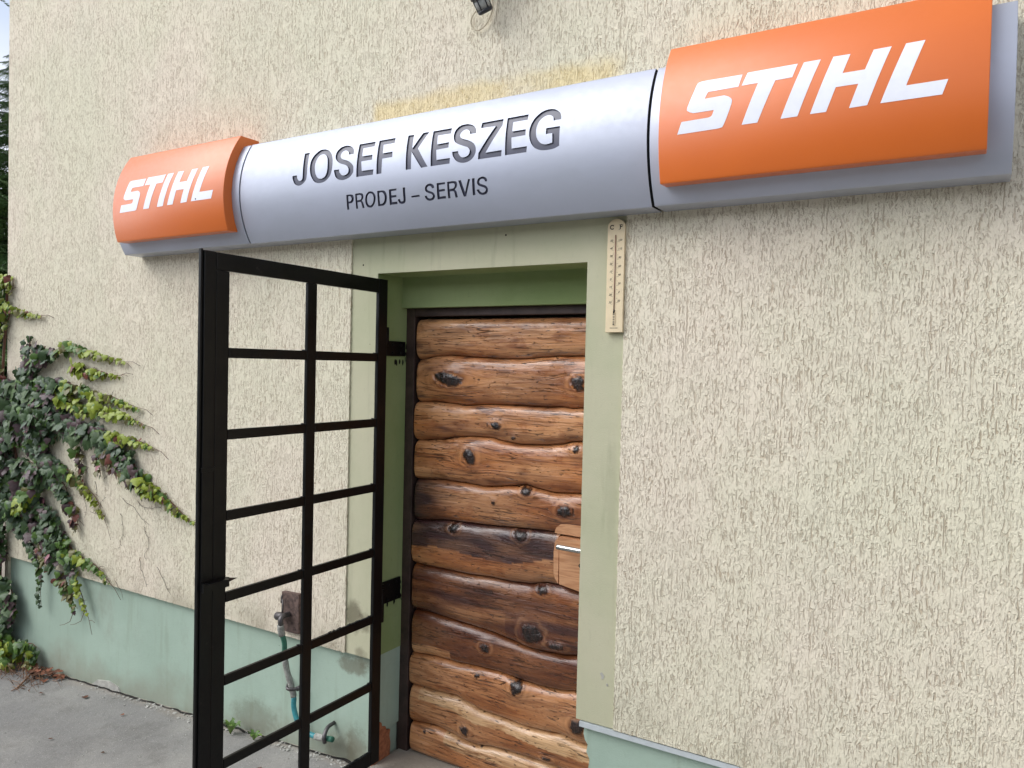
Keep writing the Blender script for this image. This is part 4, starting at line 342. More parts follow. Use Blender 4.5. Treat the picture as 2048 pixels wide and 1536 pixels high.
# plinth, set back under the render; chipped corner beside the door on the right
bm = bmesh.new()
prism(bm, [(x, E+z) for x, z in [(XL+.004, -1.153), (XL+.004, -2.2), (-1.965, -2.2), (-1.965, -1.47), (-1.952, -1.465), (-1.950, -1.153)]], .018, .40)
jag = [(-1.046, -1.153), (-1.050, -1.165), (-1.043, -1.18), (-1.046, -1.205), (-1.040, -1.225), (-1.030, -1.238), (-1.034, -1.262), (-1.022, -1.285), (-1.026, -1.32), (-1.018, -1.36), (-1.024, -1.42), (-1.02, -2.2)]
prism(bm, [(x, E+z) for x, z in jag + [(XR, -2.2), (XR, -1.153)]], .018, .40)
hp(bm_obj('plinth', bm, MAT['teal']))
hp(boxes('drip_rail', [bx(-1.052, XR, -.004, .0175, -1.174, -1.1572)], MAT['rail']))
hp(boxes('corner_bead', [bx(XL-.035, XL+.0035, .004, .30, -1.30, -1.155)], MAT['stucco']))
bm = bmesh.new()   # bare brick where the plaster of the left reveal has fallen off
pl = [(.02, -1.425), (.055, -1.418), (.068, -1.428), (.072, -1.445), (.093, -1.452), (.098, -1.468), (.122, -1.475), (.118, -1.50), (.125, -1.53), (.12, -1.60), (.02, -1.60)]
a = [bm.verts.new((-1.9470 + .0015*noise.noise(Vector((y*60, z*60, 0))), y, E+z)) for y, z in pl]; b = [bm.verts.new((-1.956, y, E+z)) for y, z in pl]
bm.faces.new(a); bm.faces.new(b[::-1])
for i in range(len(pl)): bm.faces.new((a[i], b[i], b[(i+1) % len(pl)], a[(i+1) % len(pl)]))
hp(bm_obj('bare_brick', bm, MAT['brick']))
hp(boxes('doorstep', [bx(XO0+.001, -1.03, .004, .30, -1.75, -1.577)], MAT['concrete'], bevel=.004))
# door frame
hp(boxes('door_frame', [bx(XO0-.01, -1.906, .178, .262, -1.60, .2185), bx(-1.906, XO1, .178, .262, .186, .2185), bx(-1.112, XO1, .215, .262, -1.60, .186), bx(-1.906, -1.112, .19, .262, -1.60, -1.583)], MAT['frame'], bevel=.003))
# bits of flaked plaster and holes
for k, (x, z) in enumerate([(-1.378, .447), (-2.024, .375)]):
    tubev = tube_mesh([(x, -.0008, E+z), (x, .002, E+z)], .0035, 8); hp(mesh_obj('screw_hole', *tubev, MAT['crackm']))
def flake(name, pts, y, mat, th=.0015):
    bm = bmesh.new(); prism(bm, [(x, E+z) for x, z in pts], y-th, y+.002); return hp(bm_obj(name, bm, mat))
flake('paint_chip', [(-.985, -.985), (-.978, -.980), (-.970, -.990), (-.972, -1.0), (-.98, -1.003), (-.978, -.994)], 0, MAT['mortar'])
flake('paint_chip', [(-.962, -1.013), (-.957, -1.012), (-.955, -1.02), (-.960, -1.021)], 0, MAT['mortar'])
flake('loose_plaster', [(-3.845, -1.702), (-3.80, -1.672), (-3.745, -1.662), (-3.70, -1.655), (-3.655, -1.662), (-3.62, -1.668), (-3.585, -1.705), (-3.56, -1.72), (-3.7, -1.72)], .018, MAT['mortar'], .006)

# crack between paving and wall
def crackline(name, x0, x1, yc, wmax, seed, z=.004):
    V, F = [], []; n = int((x1-x0)/.012)
    for i in range(n+1):
        x = x0 + (x1-x0)*i/n; w = wmax*(.25 + max(0, .8+1.6*noise.noise(Vector((x*7, seed, 0))))*.5); yy = yc + .012*noise.noise(Vector((x*16, seed, 5)))
        zz = E + gz(x) + z + .006*noise.noise(Vector((x*1.7, yy*1.7, 0)))
        V += [(x, yy-w, zz), (x, yy+w, zz)]
        if i: F.append((2*i-2, 2*i, 2*i+1, 2*i-1))
    return mesh_obj(name, V, F, MAT['crackm'])
tag(crackline('pavement_crack', -4.15, -1.96, .004, .009, 2), kind='structure')
# crumbled mortar along the joint
random.seed(3); bm = bmesh.new()
for i in range(230):
    x = random.choice([random.gauss(-3.3, .22), random.uniform(-4.2, -2.0), random.gauss(-2.25, .12)]); y = -abs(random.gauss(0, .028)) + .006; s = random.uniform(.002, .0075)
    if y > .012 or not -4.3 < x < -1.97: continue
    r = bmesh.ops.create_icosphere(bm, subdivisions=1, radius=s, matrix=Matrix.Translation((x, y, E+gz(x)+s*.3)) @ Matrix.Rotation(random.random()*6, 4, 'Z') @ Matrix.Diagonal((1.4, 1, .6, 1)))
    for v in r['verts']: v.co += Vector((random.uniform(-1, 1), random.uniform(-1, 1), random.uniform(-1, 1)))*s*.3
tag(bm_obj('mortar_crumbs', bm, MAT['mortar']), 'pale crumbs of mortar along the foot of the plinth', 'crumbs', kind='stuff')

# ------------------------------------------------------------------ log door
def interp(l, x):
    if x <= l[0][0]: return l[0][1] + (l[0][1]-l[1][1])*0
    if x >= l[-1][0]: return l[-1][1]
    for (a, za), (b, zb) in zip(l, l[1:]):
        if x <= b: t = (x-a)/(b-a); t = t*t*(3-2*t)*.5 + t*.5; return za + (zb-za)*t
def base_tone(i, x, v, z):
    nse = lambda a, b, s: noise.noise(Vector((x*a, z*b, s+i*3.7)))
    light, mid, dk, pur = Vector((.74, .38, .175)), Vector((.56, .215, .070)), Vector((.13, .034, .010)), Vector((.065, .028, .028))
    pale = Vector((.74, .48, .25))
    c = mid.lerp(light, min(1, max(0, .5 + nse(3, 14, 1)*1.1 + (.35 if i in (0, 2) else 0) - .1*(i == 3))))
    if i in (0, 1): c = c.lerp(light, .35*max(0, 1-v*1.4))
    s = 0
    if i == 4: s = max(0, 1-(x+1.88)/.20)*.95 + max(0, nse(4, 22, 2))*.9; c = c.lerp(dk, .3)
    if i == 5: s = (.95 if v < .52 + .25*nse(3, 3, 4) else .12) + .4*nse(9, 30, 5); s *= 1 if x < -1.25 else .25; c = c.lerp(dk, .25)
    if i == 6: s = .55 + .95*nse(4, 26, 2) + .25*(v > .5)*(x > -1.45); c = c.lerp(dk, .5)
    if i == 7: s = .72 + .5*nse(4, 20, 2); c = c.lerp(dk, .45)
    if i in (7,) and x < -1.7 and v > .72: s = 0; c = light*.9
    if i == 8: s = .05 + .45*max(0, nse(4, 20, 2)); c = c.lerp(dk, .12)
    if i == 9:
        e = .30 + .16*min(1, max(0, (x+1.85)/.5)) + .12*nse(5, 2, 4)
        if v < e: c = c.lerp(pale, .85 if x > -1.85 else .3)
        else: s = .15 + .6*max(0, nse(5, 22, 2)); c = c.lerp(dk, .15)
    if i == 10:
        if x > -1.72 and v < .33 + .25*nse(6, 3, 7) + .25*max(0, min(1, (x+1.7)*2)): c = c.lerp(pale, .8)
        else: s = .1 + .3*max(0, nse(5, 22, 2))
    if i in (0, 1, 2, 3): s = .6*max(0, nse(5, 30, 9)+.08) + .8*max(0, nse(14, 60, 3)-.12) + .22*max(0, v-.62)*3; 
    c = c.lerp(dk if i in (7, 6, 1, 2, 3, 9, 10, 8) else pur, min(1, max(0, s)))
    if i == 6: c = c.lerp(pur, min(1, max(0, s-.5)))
    if i == 2:
        q = abs((z+.172)-.006*sin(x*70)) - .010*(1-((x+1.545)/.075)**2) + .006*noise.noise(Vector((x*60, z*90, 4)))
        if abs(x+1.545) < .075 and q < 0: c = c.lerp(Vector((.26, .13, .10)), .75)
    for _, kx, kz, ka, kb in (k for k in KN if k[0] == i and k[3] > .015):
        d = sqrt(((x-kx)/ka)**2+((z-kz)/kb)**2) + .3*noise.noise(Vector((x*30, z*30, i)))
        c = c.lerp(dk, .6*max(0, 1-abs(d-1.12)/.25)); c = c.lerp(light, .25*max(0, 1-abs(d-1.6)/.3)); c = c.lerp(dk, .22*max(0, 1-abs(d-2.0)/.2))
    return c
def make_log(i, door):
    top, bot = BND[i], BND[i+1]; NX, NV = 190, 34
    x0, x1 = -1.897 + .006*sin(i*2.1), (-1.068 if i < 8 else -1.028)
    kns = [k for k in KN if k[0] == i]
    V, F, tone, grain, knot = [], [], [], [], []
    for a in range(NX+1):
        x = x0 + (x1-x0)*a/NX
        zt, zb = interp(top, x)-.0005, interp(bot, x)+.0005; 
        for b in range(NV+1):
            v = b/NV; th = (v-.5)*2; prof = (1-abs(th)**4.6)**.66 if abs(th) < 1 else 0
            vv = .5 + .5*math.copysign(abs(th)**.92, th); z = zt + (zb-zt)*vv
            y = .203 - .027*prof - .004*(1-th*th) + .0022*noise.noise(Vector((x*7, z*16, i))) + .0009*noise.noise(Vector((x*25, z*70, i)))
            e = min(1, (x-x0)/.010); y += .008*(1-sqrt(max(0, 1-(1-e)**2)))
            kk = 0; gy = z
            for _, kx, kz, ka, kb in kns:
                dx, dz = (x-kx)/ka, (z-kz)/kb; d = sqrt(dx*dx+dz*dz)
                w = d + .26*noise.noise(Vector((dx*.9+kx*31, dz*.9, kz*17)))*2 + .22*noise.noise(Vector((dx*3, dz*3, kz*9)))
                kk = max(kk, min(1, max(0, (1.02-w)/.18)))
                y -= min(.014, ka*.45)*math.exp(-(d/1.7)**2)                   # swelling round the knot
                if w < 1.1: y += .30*min(ka, .02)*max(0, 1-abs(w-.95)/.16) + (.004*noise.noise(Vector((x*110, z*110, 2))) if w < .9 else 0)
                gy += kb*1.1*math.exp(-(dx*dx/6+dz*dz/3.0))*(1 if dz < 0 else -1)*min(1, abs(dz)*1.5)
            V.append((x, y, E+z)); grain.append((x + i*.37, gy*.9 + i*1.7 + (z-zt)*.1, i*1.0)); knot.append(kk)
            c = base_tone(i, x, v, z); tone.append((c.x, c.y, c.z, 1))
    for a in range(NX):
        for b in range(NV): p = a*(NV+1)+b; F.append((p, p+1, p+NV+2, p+NV+1))
    n0 = len(V)                                                        # end grain and back
    for a in (0, NX):
        for b in (0, NV): V.append((V[a*(NV+1)+b][0], .2145, V[a*(NV+1)+b][2])); grain.append((0, 0, i)); knot.append(0); tone.append((.22, .10, .04, 1))
    F.append(tuple([n0] + [n0+1] + [b for b in range(NV, -1, -1)])); F.append(tuple([n0+3, n0+2] + [NX*(NV+1)+b for b in range(NV+1)]))
    o = mesh_obj('log', V, F, MAT['log'], door, True); me = o.data
    me.polygons[-1].use_smooth = False; me.polygons[-2].use_smooth = False
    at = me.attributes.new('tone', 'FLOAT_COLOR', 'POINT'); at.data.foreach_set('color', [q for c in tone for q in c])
    at = me.attributes.new('grain', 'FLOAT_VECTOR', 'POINT'); at.data.foreach_set('vector', [q for c in grain for q in c])
    at = me.attributes.new('knot', 'FLOAT', 'POINT'); at.data.foreach_set('value', knot)
    return o
door = hp(boxes('door', [bx(-1.90, -1.03, .214, .24, -1.579, .178)], MAT['frame']))
door.matrix_parent_inverse = Matrix.Translation(house.location).inverted()
for i in range(11): make_log(i, door)
# carved lock block, lever, keyhole
bm = bmesh.new()
bmx = lambda zs, y0, y1, xs_: prism(bm, [(x, E+z) for x, z in zs], y0, y1)
prism(bm, [(x, E+z) for x, z in [(-1.222, -.602), (-1.068, -.603), (-1.068, -.790), (-1.12, -.787), (-1.218, -.772)]], .150, .19)
bmesh.ops.bevel(bm, geom=list(bm.edges), offset=.002, segments=2, affect='EDGES')
bm_obj('lock_block', bm, MAT['cutwood'], door)
bm = bmesh.new(); prism(bm, [(x, E+z) for x, z in [(-1.240, -.625), (-1.2245, -.600), (-1.2245, -.772), (-1.236, -.757), (-1.243, -.74), (-1.245, -.66)]], .1565, .19)
bm_obj('carved_edge', bm, MAT['cutwood'], door)
bm = bmesh.new(); prism(bm, [(x, E+z) for x, z in [(-1.246, -.594), (-1.240, -.575), (-1.225, -.562), (-1.20, -.558), (-1.068, -.560), (-1.068, -.598)]], .1625, .19)
bm_obj('carved_edge', bm, MAT['cutwood'], door)
V1 = [(-1.205, .108, E-.628), (-1.19, .106, E-.628), (-1.12, .105, E-.6295), (-1.085, .107, E-.630), (-1.078, .116, E-.630), (-1.076, .15, E-.630)]
tube('handle', crom(V1, 4), .0095, MAT['chrome'], door, 12)
tube('keyhole', [(-1.135, .1492, E-.693), (-1.135, .152, E-.693)], [.0075, .0075], MAT['crackm'], door, 12)

# ------------------------------------------------------------------ sign
SIGX0, SIGX1 = -3.43, .073
def arcS(z, off=0): R = .381+off; return .231 - sqrt(max(0, R*R-(z-.679)**2))
def arcO(z, off=0): R = .438+off; return .246 - sqrt(max(0, R*R-(z-.665)**2))
sign = tag(empty('shop_sign', (-1.68, 0, E+.48)), 'long curved silver shop sign with two orange boxes over the log door', 'sign')
def sp(o, par=None):
    if par is None: o.parent = sign; o.matrix_parent_inverse = Matrix.Translation(sign.location).inverted()
    else: o.parent = par
    return o
def extrude_x(bm, prof, x0, x1):                      # profile in (y, z)
    a = [bm.verts.new((x0, y, E+z)) for y, z in prof]; b = [bm.verts.new((x1, y, E+z)) for y, z in prof]; n = len(prof)
    bm.faces.new(a); bm.faces.new(b[::-1]); side = []
    for i in range(n): side.append(bm.faces.new((a[i], b[i], b[(i+1) % n], a[(i+1) % n])))
    return side
def arc_body(name, x0, x1, z0, z1, arc, off, back, mat, n=40, tail=None):
    zs = [z0+(z1-z0)*i/n for i in range(n+1)]
    prof = [(arc(z, off), z) for z in zs] + (tail or [(back, z1), (back, z0)])
    bm = bmesh.new(); side = extrude_x(bm, prof, x0, x1)
    for f in side[:n]: f.smooth = True
    bmesh.ops.recalc_face_normals(bm, faces=bm.faces)
    me = bpy.data.meshes.new(name); bm.to_mesh(me); bm.free(); me.materials.append(mat)
    o = bpy.data.objects.new(name, me); link(o)
    return o
def rim(o, w=.0018):
    m = o.modifiers.new('bevel', 'BEVEL'); m.width = w; m.segments = 2; m.limit_method = 'ANGLE'; m.angle_limit = radians(35); m.harden_normals = False; return o
SA, SB = -2.5605, -.8125
for x0, x1 in ((SIGX0, SA-.004), (SB+.004, SIGX1)): rim(sp(arc_body('end_panel', x0, x1, .4775, .882, arcS, 0, -.001, MAT['silver'])))
sp(arc_body('seam_backing', SA-.02, SB+.02, .484, .875, arcS, -.013, -.002, MAT['seam']))
def sheet(name, x0, x1, z0, z1, arc, off, holes, mat, dz=.012, keep='out', fine=None):
    """curved sheet of the arc; holes = glyphs (lists of loops) cut out ('out') or kept alone ('in')"""
    vs, ed, fc, kind = [], [], [], []
    def add(p): vs.append(Vector(p)); return len(vs)-1
    if keep == 'out': q = [add(p) for p in ((x0, z0), (x1, z0), (x1, z1), (x0, z1))]; fc.append(q); kind.append(None)
    n = round((z1-z0)/dz)
    for i in range(1, n):
        z = z0+(z1-z0)*i/n; ed.append((add((x0, z)), add((x1, z))))
    for gi, loops in enumerate(holes):
        for li, lp in enumerate(loops):
            if sum(a[0]*b[1]-b[0]*a[1] for a, b in zip(lp, lp[1:]+lp[:1])) < 0: lp = lp[::-1]        # counter-clockwise
            fc.append([add(p) for p in lp]); kind.append((gi, li))
    r = geometry.delaunay_2d_cdt(vs, ed, fc, 0, 1e-6)
    ov, of, oo = r[0], r[2], r[5]; keepf = []
    for f, orig in zip(of, oo):
        ks = [kind[k] for k in orig]; inside = set(k[0] for k in ks if k and k[1] == 0) - set(k[0] for k in ks if k and k[1] == 1)
        if (keep == 'out' and None in ks and not inside) or (keep == 'in' and inside): keepf.append(tuple(f))
    used = sorted(set(i for f in keepf for i in f)); mp_ = {o: n_ for n_, o in enumerate(used)}
    V = [(ov[i].x, arc(ov[i].y, off), E+ov[i].y) for i in used]; F = []
    for f in keepf:
        g = [mp_[i] for i in f]; a, b, c = (Vector(V[k]) for k in g[:3])
        if (b-a).cross(c-a).y > 0: g = g[::-1]
        F.append(g)
    o = mesh_obj(name, V, F, mat, None, True)
    cy, cz = (.231, .679) if arc is arcS else (.246, .665)
    me = o.data; me.normals_split_custom_set_from_vertices([Vector((0, v.co.y-cy, v.co.z-E-cz)).normalized() for v in me.vertices])
    return o
names = [g for g in GLYPHS if not g[0].endswith('2')]; logos = [g for g in GLYPHS if g[0].endswith('2')]
panel = sp(sheet('name_panel', SA+.004, SB-.004, .4775, .882, arcS, 0, [g[1] for g in names], MAT['silver']))
bm = bmesh.new()                                     # returns of the name panel: top, bottom, ends
me = panel.data
for x0, x1, z0, z1, y1 in ((SA+.004, SB-.004, .4769, .4773, -.001), (SA+.004, SB-.004, .8822, .8826, -.001)): box(bm, x0, x1, arcS(z0), y1, E+z0, E+z1)
bm_obj('panel_return', bm, MAT['silver'], panel)
for nme, loops in names:                             # each letter is a pocket: dark floor 6 mm back plus its side wall
    o = sheet('letter', -9, 9, .47, .89, arcS, -.0045, [loops], MAT['letter_dark'], keep='in'); me = o.data
    bm = bmesh.new(); bm.from_mesh(me)
    for lp in loops:
        n = len(lp)
        for i in range(n):
            p, q = lp[i], lp[(i+1) % n]; k = max(1, int(abs(p[1]-q[1])/.012)); 
            for j in range(k):
                a = (p[0]+(q[0]-p[0])*j/k, p[1]+(q[1]-p[1])*j/k); b = (p[0]+(q[0]-p[0])*(j+1)/k, p[1]+(q[1]-p[1])*(j+1)/k)
                vv = [bm.verts.new((c[0], arcS(c[1], o_), E+c[1])) for c, o_ in ((a, -.0001), (b, -.0001), (b, -.0052), (a, -.0052))]
                f = bm.faces.new(vv); f.material_index = 1
    bm.to_mesh(me); bm.free(); me.materials.append(MAT['seam']); o.parent = panel
def orange_box(x0, x1, dx, lab):
    tail = [(-.015, .923), (-.015, .8845), (-.088, .8845)] + [(arcS(z)-.0006, z) for z in (.86, .8, .74, .68, .62, .56, .524)]
    zs = [.522+(.923-.522)*i/44 for i in range(45)]
    o = rim(sp(arc_body('logo_box', x0, x1, .522, .923, arcO, 0, 0, MAT['orange'], 44, tail)), .0022)
    o['label'] = lab
    for nme, loops in logos:
        lp = [[(-.7107+dx+(x+.7107)*(.99 if dx else 1), z) for x, z in l] for l in loops]
        sheet('letter', -9, 9, .52, .93, arcO, .0007, [lp], MAT['white_letter'], keep='in').parent = o
    return o
bl = orange_box(-3.37, -2.607, -2.6032, 'left orange logo box'); tube('speck', [(-2.781, arcO(.662)-.0012, E+.662), (-2.781, arcO(.662)+.001, E+.662)], .0035, MAT['ink'], bl, 8); orange_box(-.766, .021, 0, 'right orange logo box')

# ------------------------------------------------------------------ steel grille gate, open at a right angle to the wall
GX0, GX1 = -1.927, -1.912
gate = tag(empty('grille_gate', (-1.93, .03, E+gz(-1.93))), 'open black steel grille gate hinged on the left of the doorway', 'gate')
def gp_(o): o.parent = gate; o.matrix_parent_inverse = Matrix.Translation(gate.location).inverted(); return o
Z0, Z1 = -1.547, .315
def member(name, y0, y1, z0, z1, x0=GX0, x1=GX1, bev=.0025): return gp_(boxes(name, [(x0, x1, y0, y1, E+z0, E+z1)], MAT['steel'], bevel=bev))
member('post', -.798, -.757, Z0, Z1); member('post', -.7555, -.708, Z0+.004, Z1-.0535, GX0+.002, GX1-.002); member('post', -.034, .016, Z0, Z1)
member('rail', -.7565, -.0345, Z1-.053, Z1-.0005); member('rail', -.7565, -.0345, Z0+.0005, Z0+.053)
member('centre_bar', -.392, -.350, Z0+.0535, Z1-.0535, GX0+.001, GX1-.001)
for z in (.033, -.2145, -.4615, -.7105, -.967, -1.226):
    member('crossbar', -.7075, -.3925, z-.031, z, GX0+.0015, GX1-.0015); member('crossbar', -.3495, -.0345, z-.031, z, GX0+.0015, GX1-.0015)
member('stop_strip', -.806, -.7985, Z0+.02, Z1+.004, GX0-.002, GX1-.006, .001)
# latch plate with pointed bolt, seam of the two piece post, welds
bm = bmesh.new(); box(bm, GX1, GX1+.012, -.797, -.706, E-.690, E-.662); box(bm, GX1+.0005, GX1+.03, -.790, -.720, E-.6655, E-.6615)
gp_(bm_obj('latch_plate', bm, MAT['steel']))
bm = bmesh.new(); vsb = [bm.verts.new(p) for p in ((GX1+.002, -.7065, E-.675), (GX1+.002, -.7065, E-.664), (GX1+.014, -.7065, E-.664), (GX1+.014, -.7065, E-.675), (GX1+.007, -.672, E-.672))]
bm.faces.new(vsb[:4])
for i in range(4): bm.faces.new((vsb[i], vsb[(i+1) % 4], vsb[4]))
gp_(bm_obj('bolt', bm, MAT['frame']))
member('sleeve', -.801, -.752, -.335, -.322, GX0-.002, GX1+.0015, .001)
random.seed(11)
def weld(y0, z0, y1, z1, n):
    bm = bmesh.new()
    for i in range(n):
        t = i/(n-1) if n > 1 else .5; s = random.uniform(.0028, .0048)
        bmesh.ops.create_icosphere(bm, subdivisions=1, radius=s, matrix=Matrix.Translation((random.uniform(GX0+.003, GX1-.002), y0+(y1-y0)*t, E+z0+(z1-z0)*t)) @ Matrix.Diagonal((1.6, 1, .7, 1)))
    o = gp_(bm_obj('weld', bm, MAT['steel'])); return o
for z in (.033, -.2145, -.4615, -.7105, -.967, -1.226):
    for y in (-.3945, -.036): weld(y, z, y-.012, z+.001, 3)
weld(-.036, Z0+.054, -.34, Z0+.054, 46); weld(-.0345, -.966, -.26, -.966, 24)
for k, (z0, z1, yb, b0, b1) in enumerate(((.025, .084, .165, .062, .135), (-.952, -.864, .162, -1.010, -.885))):
    gp_(boxes('hinge_plate', [(-1.9495, -1.941, .048, yb, E+z0, E+z1)], MAT['steel'], bevel=.0025))
    tube_o = tube('hinge_pin', [(-1.931, .030, E+b0), (-1.931, .030, E+b1)], .0135, MAT['steel'], None, 14); gp_(tube_o)
    gp_(boxes('hinge_leaf', [(-1.9405, -1.9275, .036, .0475, E+z0+.004, E+z1-.002)], MAT['steel']))
    for by in (.085, .135):
        for bz in (z0+.014, z1-.014): gp_(tube('bolt_head', [(-1.941, by, E+bz), (-1.937, by, E+bz)], .0052, MAT['steel'], None, 6))
# black paint smeared round the hinge plates on the reveal
random.seed(5)
for zc, yb in ((.05, .168), (-.915, .164)):
    bm = bmesh.new()
    for i in range(9):
        y, z = yb+random.uniform(-.002, .016), zc+random.uniform(-.045, .032); w, h = random.uniform(.002, .006), random.uniform(.004, .014)
        if random.random() < .3: y -= random.uniform(.02, .09); z = zc-.045+random.uniform(-.006, .002); w, h = .006, .012
        n = 7; vs_ = [bm.verts.new((-1.9478, y+w*cos(2*pi*k/n)*random.uniform(.6, 1.2), E+z+h*sin(2*pi*k/n)*random.uniform(.6, 1.2))) for k in range(n)]
        bm.faces.new(vs_)
    tag(hp(bm_obj('paint_smear', bm, MAT['steel'])), kind='stuff')

# ------------------------------------------------------------------ thermometer
th = tag(empty('thermometer', (-.961, -.007, E+.111)), 'long wooden wall thermometer to the right of the door', 'thermometer')
def tp(o): o.parent = th; o.matrix_parent_inverse = Matrix.Translation(th.location).inverted(); return o
bd = [(-.990, .111), (-.932, .111), (-.932, .442)] + [(-.961+.029*cos(a), .442+.025*sin(a)) for a in [pi*k/10 for k in range(1, 10)]] + [(-.990, .442)]
bm = bmesh.new(); prism(bm, [(x, E+z) for x, z in bd], -.0175, -.007)
bmesh.ops.bevel(bm, geom=[e for e in bm.edges if e.calc_length() > .2 or abs(e.verts[0].co.y-e.verts[1].co.y) < 1e-6], offset=.0008, segments=1, affect='EDGES')
tp(bm_obj('board', bm, MAT['ply']))
tp(tube('glass_tube', [(-.9618, -.0185, E+.176), (-.9618, -.0185, E+.416)], .0019, MAT['glass_tube'], None, 8))
tp(tube('bulb', [(-.9615, -.0185, E+.170), (-.9615, -.0185, E+.1815)], .003, MAT['ink'], None, 8))
bm = bmesh.new(); rp = [(-.9665, .1345), (-.9655, .1325), (-.9575, .1325), (-.9565, .1345), (-.9565, .1725), (-.9585, .1745), (-.9645, .1745), (-.9665, .1725)]
prism(bm, [(x, E+z) for x, z in rp], -.0192, -.0175); tp(bm_obj('bulb_guard', bm, MAT['ply']))
bm = bmesh.new()
for k in range(6): box(bm, -.9645, -.9585, -.0196, -.0193, E+.1395+k*.0052, E+.1418+k*.0052)
vs_ = [bm.verts.new((-.9615+.0032*cos(a), -.0196, E+.1360+.0022*sin(a))) for a in [2*pi*k/10 for k in range(10)]]; bm.faces.new(vs_)
tp(bm_obj('guard_slots', bm, MAT['ink']))
DG = bpy.context.evaluated_depsgraph_get
def text_mesh(bm, s, x, z, size, y, shear=0, bold=0, align='CENTER'):
    cu = bpy.data.curves.new('t', 'FONT'); cu.body = s; cu.size = size; cu.shear = shear; cu.offset = bold; cu.align_x = align; cu.align_y = 'CENTER'
    ob = bpy.data.objects.new('t', cu); S.collection.objects.link(ob); dg = DG(); dg.update()
    me = bpy.data.meshes.new_from_object(ob.evaluated_get(dg)); me.transform(Matrix.Translation((x, y, E+z)) @ Matrix.Rotation(pi/2, 4, 'X')); bm.from_mesh(me)
    bpy.data.objects.remove(ob); bpy.data.curves.remove(cu); bpy.data.meshes.remove(me)
bm = bmesh.new(); YT = -.0179
text_mesh(bm, 'C', -.9759, .4403, .0195, YT, 0, .0006); text_mesh(bm, 'F', -.9452, .4400, .0195, YT, 0, .0006)
for z_, s_ in ((.4403, 0),):                       # serifs
    box(bm, -.9525, -.9475, YT-.0001, YT, E+.4326, E+.4337); box(bm, -.9520, -.9490, YT-.0001, YT, E+.4463, E+.4474); box(bm, -.9405, -.9395, YT-.0001, YT, E+.4425, E+.4470); box(bm, -.9708, -.9698, YT-.0001, YT, E+.4430, E+.4472)
z50, st = .3975, .02425
for k, s_ in enumerate(('50', '40', '30', '20', '10', '0', '10', '20', '30')): text_mesh(bm, s_, -.9762, z50-k*st+.0012, .0092, YT, .3, .0001)
for k, s_ in enumerate(('120', '110', '80', '60', '40', '20', '0', '20')): text_mesh(bm, s_, -.9472, .3985-k*.02715+.001, .0088, YT, .3, .0001)
for k in range(17): box(bm, -.9712 if k % 2 else -.974, -.9675, YT-.0001, YT, E+z50-k*st/2-.0045, E+z50-k*st/2-.0040)
for k in range(15): box(bm, -.9560, -.9515 if k % 2 else -.9475, YT-.0001, YT, E+.3985-k*.01357-.0045, E+.3985-k*.01357-.0040)
for k in range(81): box(bm, -.9672, -.9662, YT-.0001, YT, E+z50-k*st/10-.0044, E+z50-k*st/10-.0041); box(bm, -.9574, -.9564, YT-.0001, YT, E+z50-k*st/10-.0044, E+z50-k*st/10-.0041)
text_mesh(bm, 'MADE IN CHINA', -.961, .1243, .0036, YT, 0, .0001)
tag(tp(bm_obj('scale_print', bm, MAT['ink'])), kind='stuff')

# ------------------------------------------------------------------ sensor lamp above
lamp = tag(empty('sensor_lamp', (-1.44, -.007, E+1.30)), 'black outdoor lamp with motion sensor high on the wall over the sign', 'lamp')
def lp_(o): o.parent = lamp; o.matrix_parent_inverse = Matrix.Translation(lamp.location).inverted(); return o
lp_(boxes('housing', [bx(-1.54, -1.38, -.16, -.05, 1.38, 1.49)], MAT['plastic'], bevel=.008)); lp_(boxes('bracket', [bx(-1.49, -1.43, -.05, -.0075, 1.34, 1.44)], MAT['plastic'], bevel=.004))
lp_(boxes('glass', [bx(-1.53, -1.39, -.1635, -.1605, 1.39, 1.48)], MAT['lens'], bevel=.001))
A0, A1 = Vector((-1.466, -.127, E+1.298)), Vector((-1.442, -.058, E+1.196)); ax = (A1-A0)
f_ = lambda t: tuple(A0+ax*t)
lp_(tube('sensor_hood', [f_(-.1), f_(.10), f_(.45), f_(.62)], [.020, .031, .033, .032], MAT['plastic'], None, 20))
lp_(tube('sensor_lens', [f_(.62), f_(.93)], [.0255, .0245], MAT['lens'], None, 12)); lp_(tube('sensor_ring', [f_(.92), f_(.985), f_(1.02)], [.027, .027, .020], MAT['plastic'], None, 20))
for k in range(6):
    a = k*pi/3+.35; u = ax.normalized().orthogonal().normalized(); w = ax.normalized().cross(u); of_ = (u*cos(a)+w*sin(a))
    lp_(tube('lens_rib', [tuple(Vector(f_(.60))+of_*.0258), tuple(Vector(f_(.95))+of_*.0250)], .0022, MAT['plastic'], None, 6))
lp_(tube('bracket_arm', [(-1.48, -.10, E+1.29), (-1.47, -.07, E+1.40)], .012, MAT['plastic'], None, 10))
lp_(tube('cable', crom([(-1.4400, -.030, E+1.36), (-1.4395, -.022, E+1.26), (-1.4415, -.020, E+1.219), (-1.458, -.019, E+1.185), (-1.480, -.019, E+1.166), (-1.500, -.020, E+1.161), (-1.519, -.02, E+1.170), (-1.529, -.02, E+1.192), (-1.522, -.024, E+1.210), (-1.500, -.035, E+1.220)], 6), .0026, MAT['cable'], None, 8))

